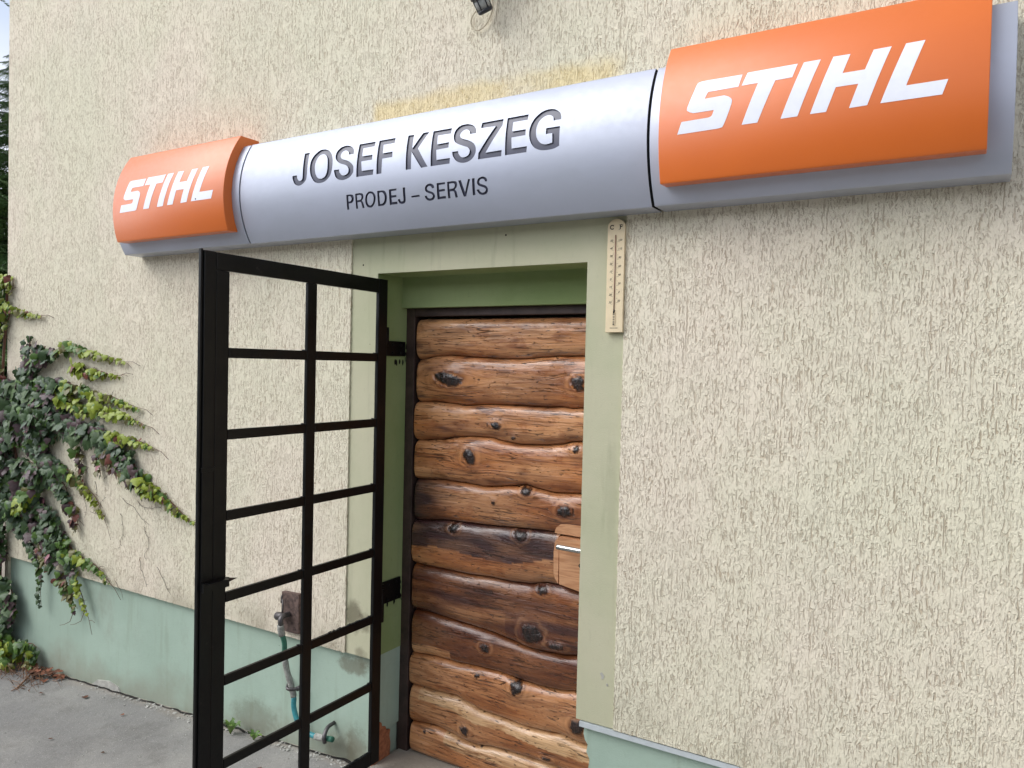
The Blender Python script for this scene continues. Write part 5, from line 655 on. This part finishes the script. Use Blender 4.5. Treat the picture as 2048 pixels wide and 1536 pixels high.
# ------------------------------------------------------------------ tap board, hose
tap = tag(empty('wall_tap', (-2.365, -.007, E-1.12)), 'small weathered board with an outdoor tap on the wall behind the gate', 'tap')
def ta(o): o.parent = tap; o.matrix_parent_inverse = Matrix.Translation(tap.location).inverted(); return o
bm = bmesh.new(); prism(bm, [(x, E+z) for x, z in [(-2.415, -.962), (-2.318, -.958), (-2.316, -1.122), (-2.418, -1.124)]], -.027, -.0075)
ta(bm_obj('board', bm, MAT['board']))
ta(tube('spout', crom([(-2.368, -.027, E-1.048), (-2.368, -.055, E-1.046), (-2.366, -.075, E-1.055), (-2.364, -.078, E-1.080)], 5), [.011]*15+[.009], MAT['metal'], None, 12))
ta(tube('valve', [(-2.412, -.055, E-1.056), (-2.385, -.055, E-1.052), (-2.372, -.055, E-1.048)], [.016, .017, .012], MAT['metal'], None, 12))
ta(tube('handle', crom([(-2.372, -.062, E-1.030), (-2.368, -.064, E-1.0), (-2.385, -.05, E-.985), (-2.398, -.045, E-1.0), (-2.400, -.04, E-.972)], 5), .0035, MAT['metal'], None, 8))
hose = tag(empty('garden_hose', (-2.36, -.03, E-1.5)), 'green and blue hose patched with grey tape hanging from the tap', 'hose')
def ho(o): o.parent = hose; o.matrix_parent_inverse = Matrix.Translation(hose.location).inverted(); return o
H = [(-2.364, -.078, -1.078), (-2.366, -.072, -1.108), (-2.366, -.055, -1.158), (-2.374, -.045, -1.212), (-2.372, -.035, -1.275), (-2.356, -.025, -1.338), (-2.344, -.02, -1.389), (-2.340, -.022, -1.434), (-2.313, -.025, -1.485), (-2.273, -.03, -1.509), (-2.214, -.03, -1.513), (-2.165, -.03, -1.508), (-2.113, -.03, -1.500)]
HP = [(p.x, p.y, E+p.z) for p in crom(H, 6)]
def seg(name, a, b, r, m):
    P = HP[a:b+1]
    if 'tape' in name: rr = [r*(1+.12*noise.noise(Vector((i*.8, a, 0)))) for i in range(len(P))]
    else: rr = r
    ho(tube(name, P, rr, m, None, 14))
seg('tape_wrap', 0, 8, .0135, MAT['tape']); seg('hose', 8, 20, .0105, MAT['hose_green']); seg('tape_wrap', 20, 36, .0125, MAT['tape']); seg('hose', 36, 61, .0105, MAT['hose_blue']); seg('tape_wrap', 61, 67, .0135, MAT['tape']); seg('hose', 67, 72, .011, MAT['hose_green'])
ho(tube('hose_clip', crom([(-2.400, .006, E-1.328), (-2.385, -.012, E-1.345), (-2.36, -.040, E-1.352), (-2.335, -.03, E-1.352), (-2.318, -.004, E-1.348)], 4), .0065, MAT['metal'], None, 8))
ho(tube('clip_screw', [(-2.325, -.02, E-1.352), (-2.325, .01, E-1.352)], .010, MAT['metal'], None, 8))
ho(tube('hose_clip', crom([(-2.142, -.045, E-1.515), (-2.142, -.048, E-1.49), (-2.150, -.02, E-1.465), (-2.150, .016, E-1.46)], 4), .008, MAT['metal'], None, 8))
# ------------------------------------------------------------------ ivy (Boston ivy, autumn colours)
random.seed(21)
def leaf_mesh(name, mat, var):
    # three pointed lobes, folded on the midrib, tip hanging down; unit size, stalk at the origin
    out_ = [(0, .02), (.20, .13), (.42, .08), (.52, -.14), (.44, -.30), (.33, -.34), (.36, -.52), (.20, -.70), (0, -.98)]
    if var == 1: out_ = [(0, .02), (.16, .10), (.38, .02), (.50, -.22), (.42, -.44), (.30, -.52), (.22, -.70), (.10, -.86), (0, -1.0)]
    if var == 2: out_ = [(0, 0), (.24, .15), (.46, .02), (.60, -.22), (.40, -.34), (.30, -.40), (.34, -.60), (.16, -.78), (0, -.92)]
    V, F = [], []; n = len(out_)
    mid = [(0, 0), (0, -.35), (0, -.7)]
    V += [(0, -.05, 0), (0, -.02, -.35), (0, .03, -.70)]
    for s in (1, -1):
        b = len(V)
        for x, z in out_: V.append((s*x, .16*abs(x) + .10*z*z + .03*sin(7*x+var+s), z))
        for i in range(n-1):
            m_ = 0 if out_[i][1] > -.2 else (1 if out_[i][1] > -.5 else 2)
            m2 = 0 if out_[i+1][1] > -.2 else (1 if out_[i+1][1] > -.5 else 2)
            F.append((m_, b+i, b+i+1) if s > 0 else (m_, b+i+1, b+i))
            if m2 != m_: F.append((m_, b+i+1, m2) if s > 0 else (m_, m2, b+i+1))
    me = bpy.data.meshes.new(name); me.from_pydata(V, [], F); me.update(); me.materials.append(mat)
    for p in me.polygons: p.use_smooth = True
    return me
LM = {k: [leaf_mesh('leaf', m, v) for v in range(3)] for k, m in LEAF.items()}
def pick(c, t):
    r = random.random()
    if c == 'd': k = 'dg' if r < .44 else 'bg' if r < .70 else 'pu' if r < .90 else 'gr' if r < .997 else 'pk'
    elif c == 'D': k = ('dg' if r < .4 else 'bg' if r < .65 else 'pu' if r < .85 else 'gr') if t < .38 else (('gr' if r < .55 else 'yg' if r < .8 else 'ol') if t < .62 else ('yg' if r < .7 else 'ol' if r < .9 else 'gr'))
    elif c == 'y': k = 'yg' if r < .66 else 'gr' if r < .82 else 'ol' if r < .95 else 're'
    elif c == 'r': k = 're' if r < .18 else 'ol' if r < .58 else 'pu' if r < .80 else 'gr' if r < .98 else 'pk'
    elif c == 'G': k = 'gr' if r < .45 else 'dg' if r < .75 else 'ol' if r < .92 else 'yg'
    else: k = 'gr' if r < .72 else 'yg' if r < .90 else 'ol'
    return k
leaves = []
def strand(c, w0, w1, P, dens=1.0, depth=.05):
    P = [Vector(p) for p in P]; L_ = [0]
    for a, b in zip(P, P[1:]): L_.append(L_[-1]+(b-a).length)
    tot = L_[-1]; s = 0
    while s < tot:
        t = s/tot; i = max(k for k in range(len(P)-1) if L_[k] <= s); f = (s-L_[i])/(L_[i+1]-L_[i]); p = P[i].lerp(P[i+1], f)
        w = w0+(w1-w0)*t; size = max(.018, min(.062, .033+w*.36))*random.uniform(.7, 1.15)*(1 if t < .5 else 1-.8*(t-.5))*(.82 if c in 'yg' else 1)
        rows = max(1, int(w/.0125*dens+.5))
        for _ in range(rows):
            d = (P[i+1]-P[i]).normalized(); nrm = Vector((-d.y, d.x)); q = p + nrm*random.uniform(-.55, .55)*w*(1+.5*abs(d.y))*.86 + d*random.uniform(-.01, .01)
            leaves.append((size*random.uniform(.85, 1.15), q.x, q.y, random.uniform(.012, .012+depth*min(1, w/.05)), pick(c, t)))
        s += size*.42
for c, w0, w1, P in STR: strand(c, w0, w1, P)
# denser heart of the plant and the part that wraps the corner
for c, w0, w1, P in [('d', .12, .12, [(-4.80, -.20), (-4.60, -.30), (-4.40, -.33), (-4.15, -.36)]), ('d', .12, .12, [(-4.86, -.45), (-4.66, -.55), (-4.60, -.72)]), ('d', .12, .10, [(-4.85, -.80), (-4.60, -.78), (-4.42, -.85)]),
                     ('d', .14, .14, [(-4.84, -.10), (-4.82, -.5), (-4.80, -.9), (-4.79, -1.2), (-4.77, -1.5), (-4.76, -1.7)]), ('d', .14, .14, [(-4.95, -.3), (-4.95, -.8), (-4.93, -1.3), (-4.9, -1.7)]),
                     ('d', .16, .16, [(-5.1, -.35), (-5.1, -.9), (-5.1, -1.5), (-5.05, -1.75)]), ('D', .07, .06, [(-4.24, -.60), (-4.30, -.75), (-4.40, -.85)]),
                     ('y', .07, .03, [(-4.72, .45), (-4.70, .2), (-4.72, .05)]), ('r', .10, .08, [(-4.80, -.05), (-4.74, -.12), (-4.66, -.16)]), ('D', .09, .08, [(-4.75, -1.66), (-4.6, -1.60), (-4.5, -1.66)]), ('D', .10, .06, [(-4.80, -1.55), (-4.66, -1.64), (-4.45, -1.70)])]:
    strand(c, w0, w1, P, 1.0, .10)
ivy = tag(empty('ivy', (-4.6, -.02, E-1.72)), 'large climbing ivy with purple and green leaves spreading over the left end of the wall', 'ivy')
mi = Matrix.Translation(ivy.location).inverted()
leaves.sort(key=lambda l: -(l[0] + (.02 if l[1] > -4.6 else 0)) - random.random()*.01)
stuffV, stuffF, stuffM = [], [], []; mats = list(LEAF.keys())
for n_, (sz, x, z, dy, k) in enumerate(leaves):
    M4 = Matrix.Translation((x, -.008-dy, E+z)) @ Matrix.Rotation(random.gauss(0, .35), 4, 'Y') @ Matrix.Rotation(random.gauss(.25, .45), 4, 'Z') @ Matrix.Rotation(random.uniform(-.75, .10), 4, 'X') @ Matrix.Scale(sz, 4)
    me = random.choice(LM[k])
    if n_ < 300:
        o = bpy.data.objects.new('leaf', me); link(o); o.parent = ivy; o.matrix_parent_inverse = mi; o.matrix_basis = M4
    else:
        b = len(stuffV); stuffV += [M4 @ v.co for v in me.vertices]; stuffF += [tuple(b+i for i in p.vertices) for p in me.polygons]; stuffM += [mats.index(k)]*len(me.polygons)
o = mesh_obj('foliage', stuffV, stuffF, [LEAF[k] for k in mats], None, True); o.data.polygons.foreach_set('material_index', stuffM)
o.parent = ivy; o.matrix_parent_inverse = mi; tag(o, kind='stuff')
SV, SF = [], []
def addtube(P, r, seg=5):
    v, f = tube_mesh(P, r, seg); b = len(SV); SV.extend(v); SF.extend([tuple(b+i for i in q) for q in f])
for c, w0, w1, P in STR:
    pts = [(x+random.gauss(0, .006), -.014-random.random()*.006, E+z+random.gauss(0, .004)) for x, z in P]
    pts = crom(pts, 4)
    if c in 'yDg' and w1 < .015:
        d = (pts[-1]-pts[-3]).normalized(); pts += [pts[-1]+d*.05+Vector((0, 0, .004)), pts[-1]+d*.11+Vector((0, 0, -.012))]
    addtube(pts, [.0035*(1-.75*i/len(pts)) for i in range(len(pts))])
    for q in range(2):
        i = random.randrange(len(pts)//2, len(pts)-1); a = pts[i]; b_ = a+Vector((random.uniform(.02, .07), 0, random.uniform(-.04, .03))); addtube([a, (a+b_)/2+Vector((0, 0, .006)), b_], [.0013, .001, .0006])
for P in ([(-4.70, -.2), (-4.55, -.6), (-4.45, -1.0)], [(-4.75, -1.75), (-4.72, -1.2), (-4.70, -.6), (-4.6, -.3)], [(-4.66, .42), (-4.68, .2), (-4.72, -.2)]):
    addtube(crom([(x, -.016, E+z) for x, z in P], 5), .007, 6)
for x, z in ((-3.997, -1.322), (-3.896, -1.30)):
    addtube([(x+.03, -.02, E+z-.02), (x+.0, -.02, E+z-.075), (x-.05, -.022, E+z-.10), (x-.10, -.02, E+z-.115)], [.0018, .0014, .0012, .0008])
o = tag(mesh_obj('stem', SV, SF, MAT['stem'], None, True), kind='stuff'); o.parent = ivy; o.matrix_parent_inverse = mi
# dead tendrils stuck on the bare render
SV, SF = [], []
R2 = lambda l: [(-.0105, p) for p in l]
def tend(x, z, dx, dz, n):
    p = Vector((x, -.010, E+z)); P = [p.copy()]; a = math.atan2(dz, dx)
    for i in range(n):
        a += random.gauss(0, .28); p = p+Vector((cos(a)*.022, 0, sin(a)*.018)); P.append(p.copy())
        if random.random() < .4: s_ = random.choice((-1, 1)); addtube([p, p+Vector((cos(a+s_)*.018, 0, sin(a+s_)*.016))], [.0008, .0006], 4)
    addtube(P, [.0013*(1-.6*i/len(P)) for i in range(len(P))], 4)
for a in ((-3.95, -.62, 1, -.25, 9), (-3.80, -.64, .8, -1, 8), (-3.72, -.62, 1, .25, 7), (-3.56, -.70, .9, -1, 12), (-3.44, -.70, .9, -.9, 9), (-3.84, -.80, 1, -.3, 9), (-3.58, -.78, .7, -.9, 10), (-3.38, -.82, .5, -1, 9), (-3.9, -.72, .6, -.6, 7), (-3.42, -.98, .8, -1, 8), (-3.28, -1.0, .8, -.7, 8), (-3.62, -1.12, .7, -.2, 6)): tend(*a)
o = tag(mesh_obj('tendril', SV, SF, MAT['dead'], None, True), kind='stuff'); o.parent = ivy; o.matrix_parent_inverse = mi

# ------------------------------------------------------------------ weed at the foot of the plinth, litter
def weed(name, x, y, h, n, lab, mat, cat='weed', w=.012, group=None):
    t = tag(empty(name, (x, y, E+gz(x))), lab, cat, group)
    for i in range(n):
        a = 2*pi*i/n+random.uniform(-.3, .3); ln = h*random.uniform(.7, 1.2); V, F = [], []; m = 5
        for j in range(m+1):
            u = j/m; r = ln*u; ww = w*sin(pi*min(1, u*.9+.08))*(1+.35*(-1)**j); zz = h*.75*sin(u*1.9)*random.uniform(.8, 1.1)
            c_ = Vector((cos(a)*r, sin(a)*r*.45 - .01, zz+.004)); s_ = Vector((-sin(a), cos(a)*.6, .15))*ww
            V += [c_-s_, c_+Vector((0, 0, -.25*ww)), c_+s_]
            if j: b = 3*j; F += [(b-3, b, b+1, b-2), (b-2, b+1, b+2, b-1)]
        mesh_obj('leaf', V, F, mat, t, True)
    return t
weed('weed', -2.70, -.035, .075, 7, 'small green weed growing from the joint behind the open gate', LEAF['gr'])
weed('weed', -2.56, -.028, .045, 5, 'tiny weed sprig in the joint just right of the larger weed', LEAF['gr'])
# dry grass and fallen leaves below the ivy
SV, SF = [], []
for i in range(150):
    x = random.uniform(-4.75, -4.05); y = random.uniform(-.20, -.01); a = random.uniform(0, 2*pi); ln = random.uniform(.05, .16); z = E+gz(x)+.004
    p = Vector((x, y, z)); P = [p, p+Vector((cos(a)*ln*.5, sin(a)*ln*.2, random.uniform(.005, .05))), p+Vector((cos(a)*ln, sin(a)*ln*.4, random.uniform(.0, .03)))]
    addtube(P, [.0014, .0011, .0006], 4)
strawm = plain('dry_stalk', lin(150, 112, 84), .9, 0, .3, 30)
tag(mesh_obj('dry_grass', SV, SF, strawm, None, True), 'tangle of dry brown stalks on the paving below the ivy', 'dry grass', kind='stuff')
brown = [leafmat('dry_leaf_brown', (.15, .065, .038, 1), (.09, .05, .035, 1), .85), leafmat('dry_leaf_rust', (.26, .10, .055, 1), (.12, .06, .04, 1), .85)]
DM = [leaf_mesh('fallen_leaf', b, v) for b in brown for v in (0, 2)]
def fallen(x, y, s, lab=None, flat=False):
    o = bpy.data.objects.new('fallen_leaf', random.choice(DM)); link(o)
    o.matrix_world = Matrix.Translation((x, y, E+gz(x)+.006+(0 if flat else random.uniform(0, .03)))) @ Matrix.Rotation(random.uniform(0, 6.28), 4, 'Z') @ Matrix.Rotation(random.uniform(1.2, 1.8), 4, 'X') @ Matrix.Scale(s, 4)
    return o
HV, HF, HM = [], [], []
for i in range(60):
    x = random.gauss(-4.22, .10); y = -abs(random.gauss(.03, .035))-.008
    M4 = Matrix.Translation((x, y, E+gz(x)+.006+random.uniform(0, .03))) @ Matrix.Rotation(random.uniform(0, 6.28), 4, 'Z') @ Matrix.Rotation(random.uniform(1.1, 1.9), 4, 'X') @ Matrix.Scale(random.uniform(.018, .042), 4)
    me = random.choice(DM); b = len(HV); HM += [int(me.materials[0] == brown[1])]*len(me.polygons); HV += [M4 @ v.co for v in me.vertices]; HF += [tuple(b+k for k in p.vertices) for p in me.polygons]
o = mesh_obj('leaf_litter', HV, HF, brown, None, True); o.data.polygons.foreach_set('material_index', HM)
tag(o, 'heap of dry reddish leaves at the foot of the wall below the ivy', 'dead leaves', kind='stuff')
for x, y, s, lb in ((-3.952, -.18, .022, 'small dark dead leaf lying alone nearest the ivy heap'), (-3.694, -.117, .030, 'curled brown leaf alone on the paving in front of the loose plaster'), (-3.322, -.142, .018, 'tiny dark leaf scrap on the paving close to the grille gate'), (-3.372, -.449, .018, 'dark leaf scrap farther out on the paving at the bottom left'), (-3.031, -.417, .016, 'smallest dark leaf scrap at the bottom edge beside the gate post'), (-2.33, -.20, .022, 'dark leaf scrap on the paving seen through the lower gate opening')):
    tag(fallen(x, y, s, flat=True), lb, 'dead leaf')
SV, SF = [], []
addtube([(-4.30, -.03, E+gz(-4.3)+.03), (-4.24, -.10, E+gz(-4.2)+.012), (-4.15, -.20, E+gz(-4.15)+.006), (-4.13, -.24, E+gz(-4.1)+.004)], [.006, .005, .004, .002], 6)
tag(mesh_obj('twig', SV, SF, strawm, None, True), 'bent dry twig sticking out of the leaf heap onto the paving', 'twig')
random.seed(9); bm = bmesh.new()
for i in range(260):
    x = random.uniform(-4.4, -2.0); y = -random.uniform(.05, 1.0); s = random.uniform(.0012, .0032)
    bmesh.ops.create_icosphere(bm, subdivisions=1, radius=s, matrix=Matrix.Translation((x, y, E+gz(x)+.006*noise.noise(Vector((x*1.7, y*1.7, 0)))+s*.3)))
tag(bm_obj('grit', bm, MAT['mortar']), 'light specks of grit scattered over the concrete paving', 'grit', kind='stuff')

# ------------------------------------------------------------------ conifers beyond the left end of the house
random.seed(33)
needle = leafmat('spruce_needles', (.050, .11, .030, 1), (.10, .17, .045, 1), .6)
def branch_mesh(ln, droop, seed):
    random.seed(seed); V, F = [], []
    def quad(p, d, w, l):
        s = d.cross(Vector((random.uniform(-1, 1), random.uniform(-1, 1), random.uniform(-.4, 1)))).normalized()*w; b = len(V)
        V.extend([p-s, p+d*l*.5-s*1.1+Vector((0, 0, .004)), p+d*l, p+d*l*.5+s*1.1]); F.append((b, b+1, b+2, b+3))
    n = int(ln/.045); pts = []
    for i in range(n+1):
        u = i/n; pts.append(Vector((ln*u, 0, -droop*u*u*ln + .12*ln*max(0, u-.7))))
    for i, p in enumerate(pts):
        u = i/n
        for s in (-1, 1):
            L2 = ln*.42*(1-u)*random.uniform(.7, 1.1)+.05; d = Vector((.65, s*.8, -.18-random.random()*.25)).normalized(); q = p.copy(); k = int(L2/.028)
            for j in range(k):
                q = q + d*.028 + Vector((0, 0, -.0035*j*.3))
                for _ in range(3): quad(q, (d+Vector((random.uniform(-.6, .6), random.uniform(-.6, .6), random.uniform(-.5, .5)))).normalized(), .0055, .052)
        for _ in range(4): quad(p, Vector((.5, random.uniform(-.8, .8), random.uniform(-.2, .8))).normalized(), .006, .05)
    tv, tf = tube_mesh(pts, [.016*(1-.85*i/len(pts)) for i in range(len(pts))], 5); b = len(V); V.extend(tv); F.extend([tuple(b+i for i in f) for f in tf])
    me = bpy.data.meshes.new('branch'); me.from_pydata([tuple(v) for v in V], [], F); me.materials.append(needle); me.materials.append(MAT['bark'])
    mi_ = [0]*(len(F)-len(tf)) + [1]*len(tf); me.polygons.foreach_set('material_index', mi_); me.update(); return me
BR = [branch_mesh(1.5, .25, s) for s in (1, 2, 3)]
def conifer(x, y, h, R, lab, seed, n=130, z0=.35, skip=None):
    t = tag(empty('spruce_tree', (x, y, E-1.9)), lab, 'spruce tree', 'spruces beyond the left end of the house'); random.seed(seed)
    v, f = tube_mesh([(0, 0, 0), (.02, 0, h*.5), (0, .02, h*.95)], [.13, .08, .015], 10); mesh_obj('trunk', v, f, MAT['bark'], t, True)
    for i in range(n):
        u = (i+.5)/n; z = z0+(h-z0)*u; r = R*(1-u)**.8+.12
        if skip and skip[0] < z < skip[1] and random.random() < skip[2]: continue
        o = bpy.data.objects.new('branch', random.choice(BR)); link(o, t)
        s = r/1.5*random.uniform(.8, 1.15); o.matrix_local = Matrix.Translation((0, 0, z)) @ Matrix.Rotation(i*2.399+random.uniform(-.3, .3), 4, 'Z') @ Matrix.Rotation(random.uniform(-.1, .25)-.35*u, 4, 'Y') @ Matrix.Diagonal((s, s, max(s, .5), 1))
    return t
conifer(-11.9, 3.6, 6.3, 2.3, 'nearer dark green spruce rising beside the left edge of the wall', 4, 230)
conifer(-17.5, 5.2, 15, 3.8, 'taller spruce farther back whose branches hang at the top left corner', 8, 200, 1.2, (5.0, 10.6, .93))
conifer(-14.5, 7.8, 5.0, 2.4, 'low spruce farthest back filling the gap at the left edge', 15, 150)

# ------------------------------------------------------------------ unseen evergreens added to keep low light off the doorway, mirrored in the sign
random.seed(77); V, F = [], []
def shade_hedge(x0, x1, yc, h, thick):
    nxh, nzh = int((x1-x0)/.5), int(h/.5); b = len(V)
    for j in range(nzh+1):
        for i in range(nxh+1):
            x = x0+(x1-x0)*i/nxh; z = h*j/nzh*(1+.12*noise.noise(Vector((x*.35, 0, 2))))
            V.append((x, yc+.5*noise.noise(Vector((x*.6, z*.5, 0)))+thick*.25*(z/h)**2*-1, E-1.9+z))
    for j in range(nzh):
        for i in range(nxh): p = b+j*(nxh+1)+i; F.append((p, p+1, p+nxh+2, p+nxh+1))
    for _ in range(26000):
        x = random.uniform(x0, x1); t = random.random(); z = h*t*(1+.12*noise.noise(Vector((x*.35, 0, 2))))+random.uniform(-.2, .45); y = yc+.5*noise.noise(Vector((x*.6, z*.5, 0)))+random.uniform(-.2, .45)
        d = Vector((random.uniform(-1, 1), random.uniform(-1, 1), random.uniform(-.3, 1))).normalized()*random.uniform(.10, .2); s_ = d.cross(Vector((random.random(), random.random(), -.6))).normalized()*.05
        q = Vector((x, y, E-1.9+z)); k = len(V); V.extend([q-s_, q+s_, q+d+s_*.5, q+d-s_*.5]); F.append((k, k+1, k+2, k+3))
shade_hedge(-24, 18, -12.5, 4.8, 1)
tag(mesh_obj('shade_hedge', V, F, leafmat('hedge_green', (.028, .055, .02, 1), (.055, .09, .03, 1), .6)), 'unseen evergreen screen added across the yard to shade the doorway', 'shade_hedge', kind='stuff')
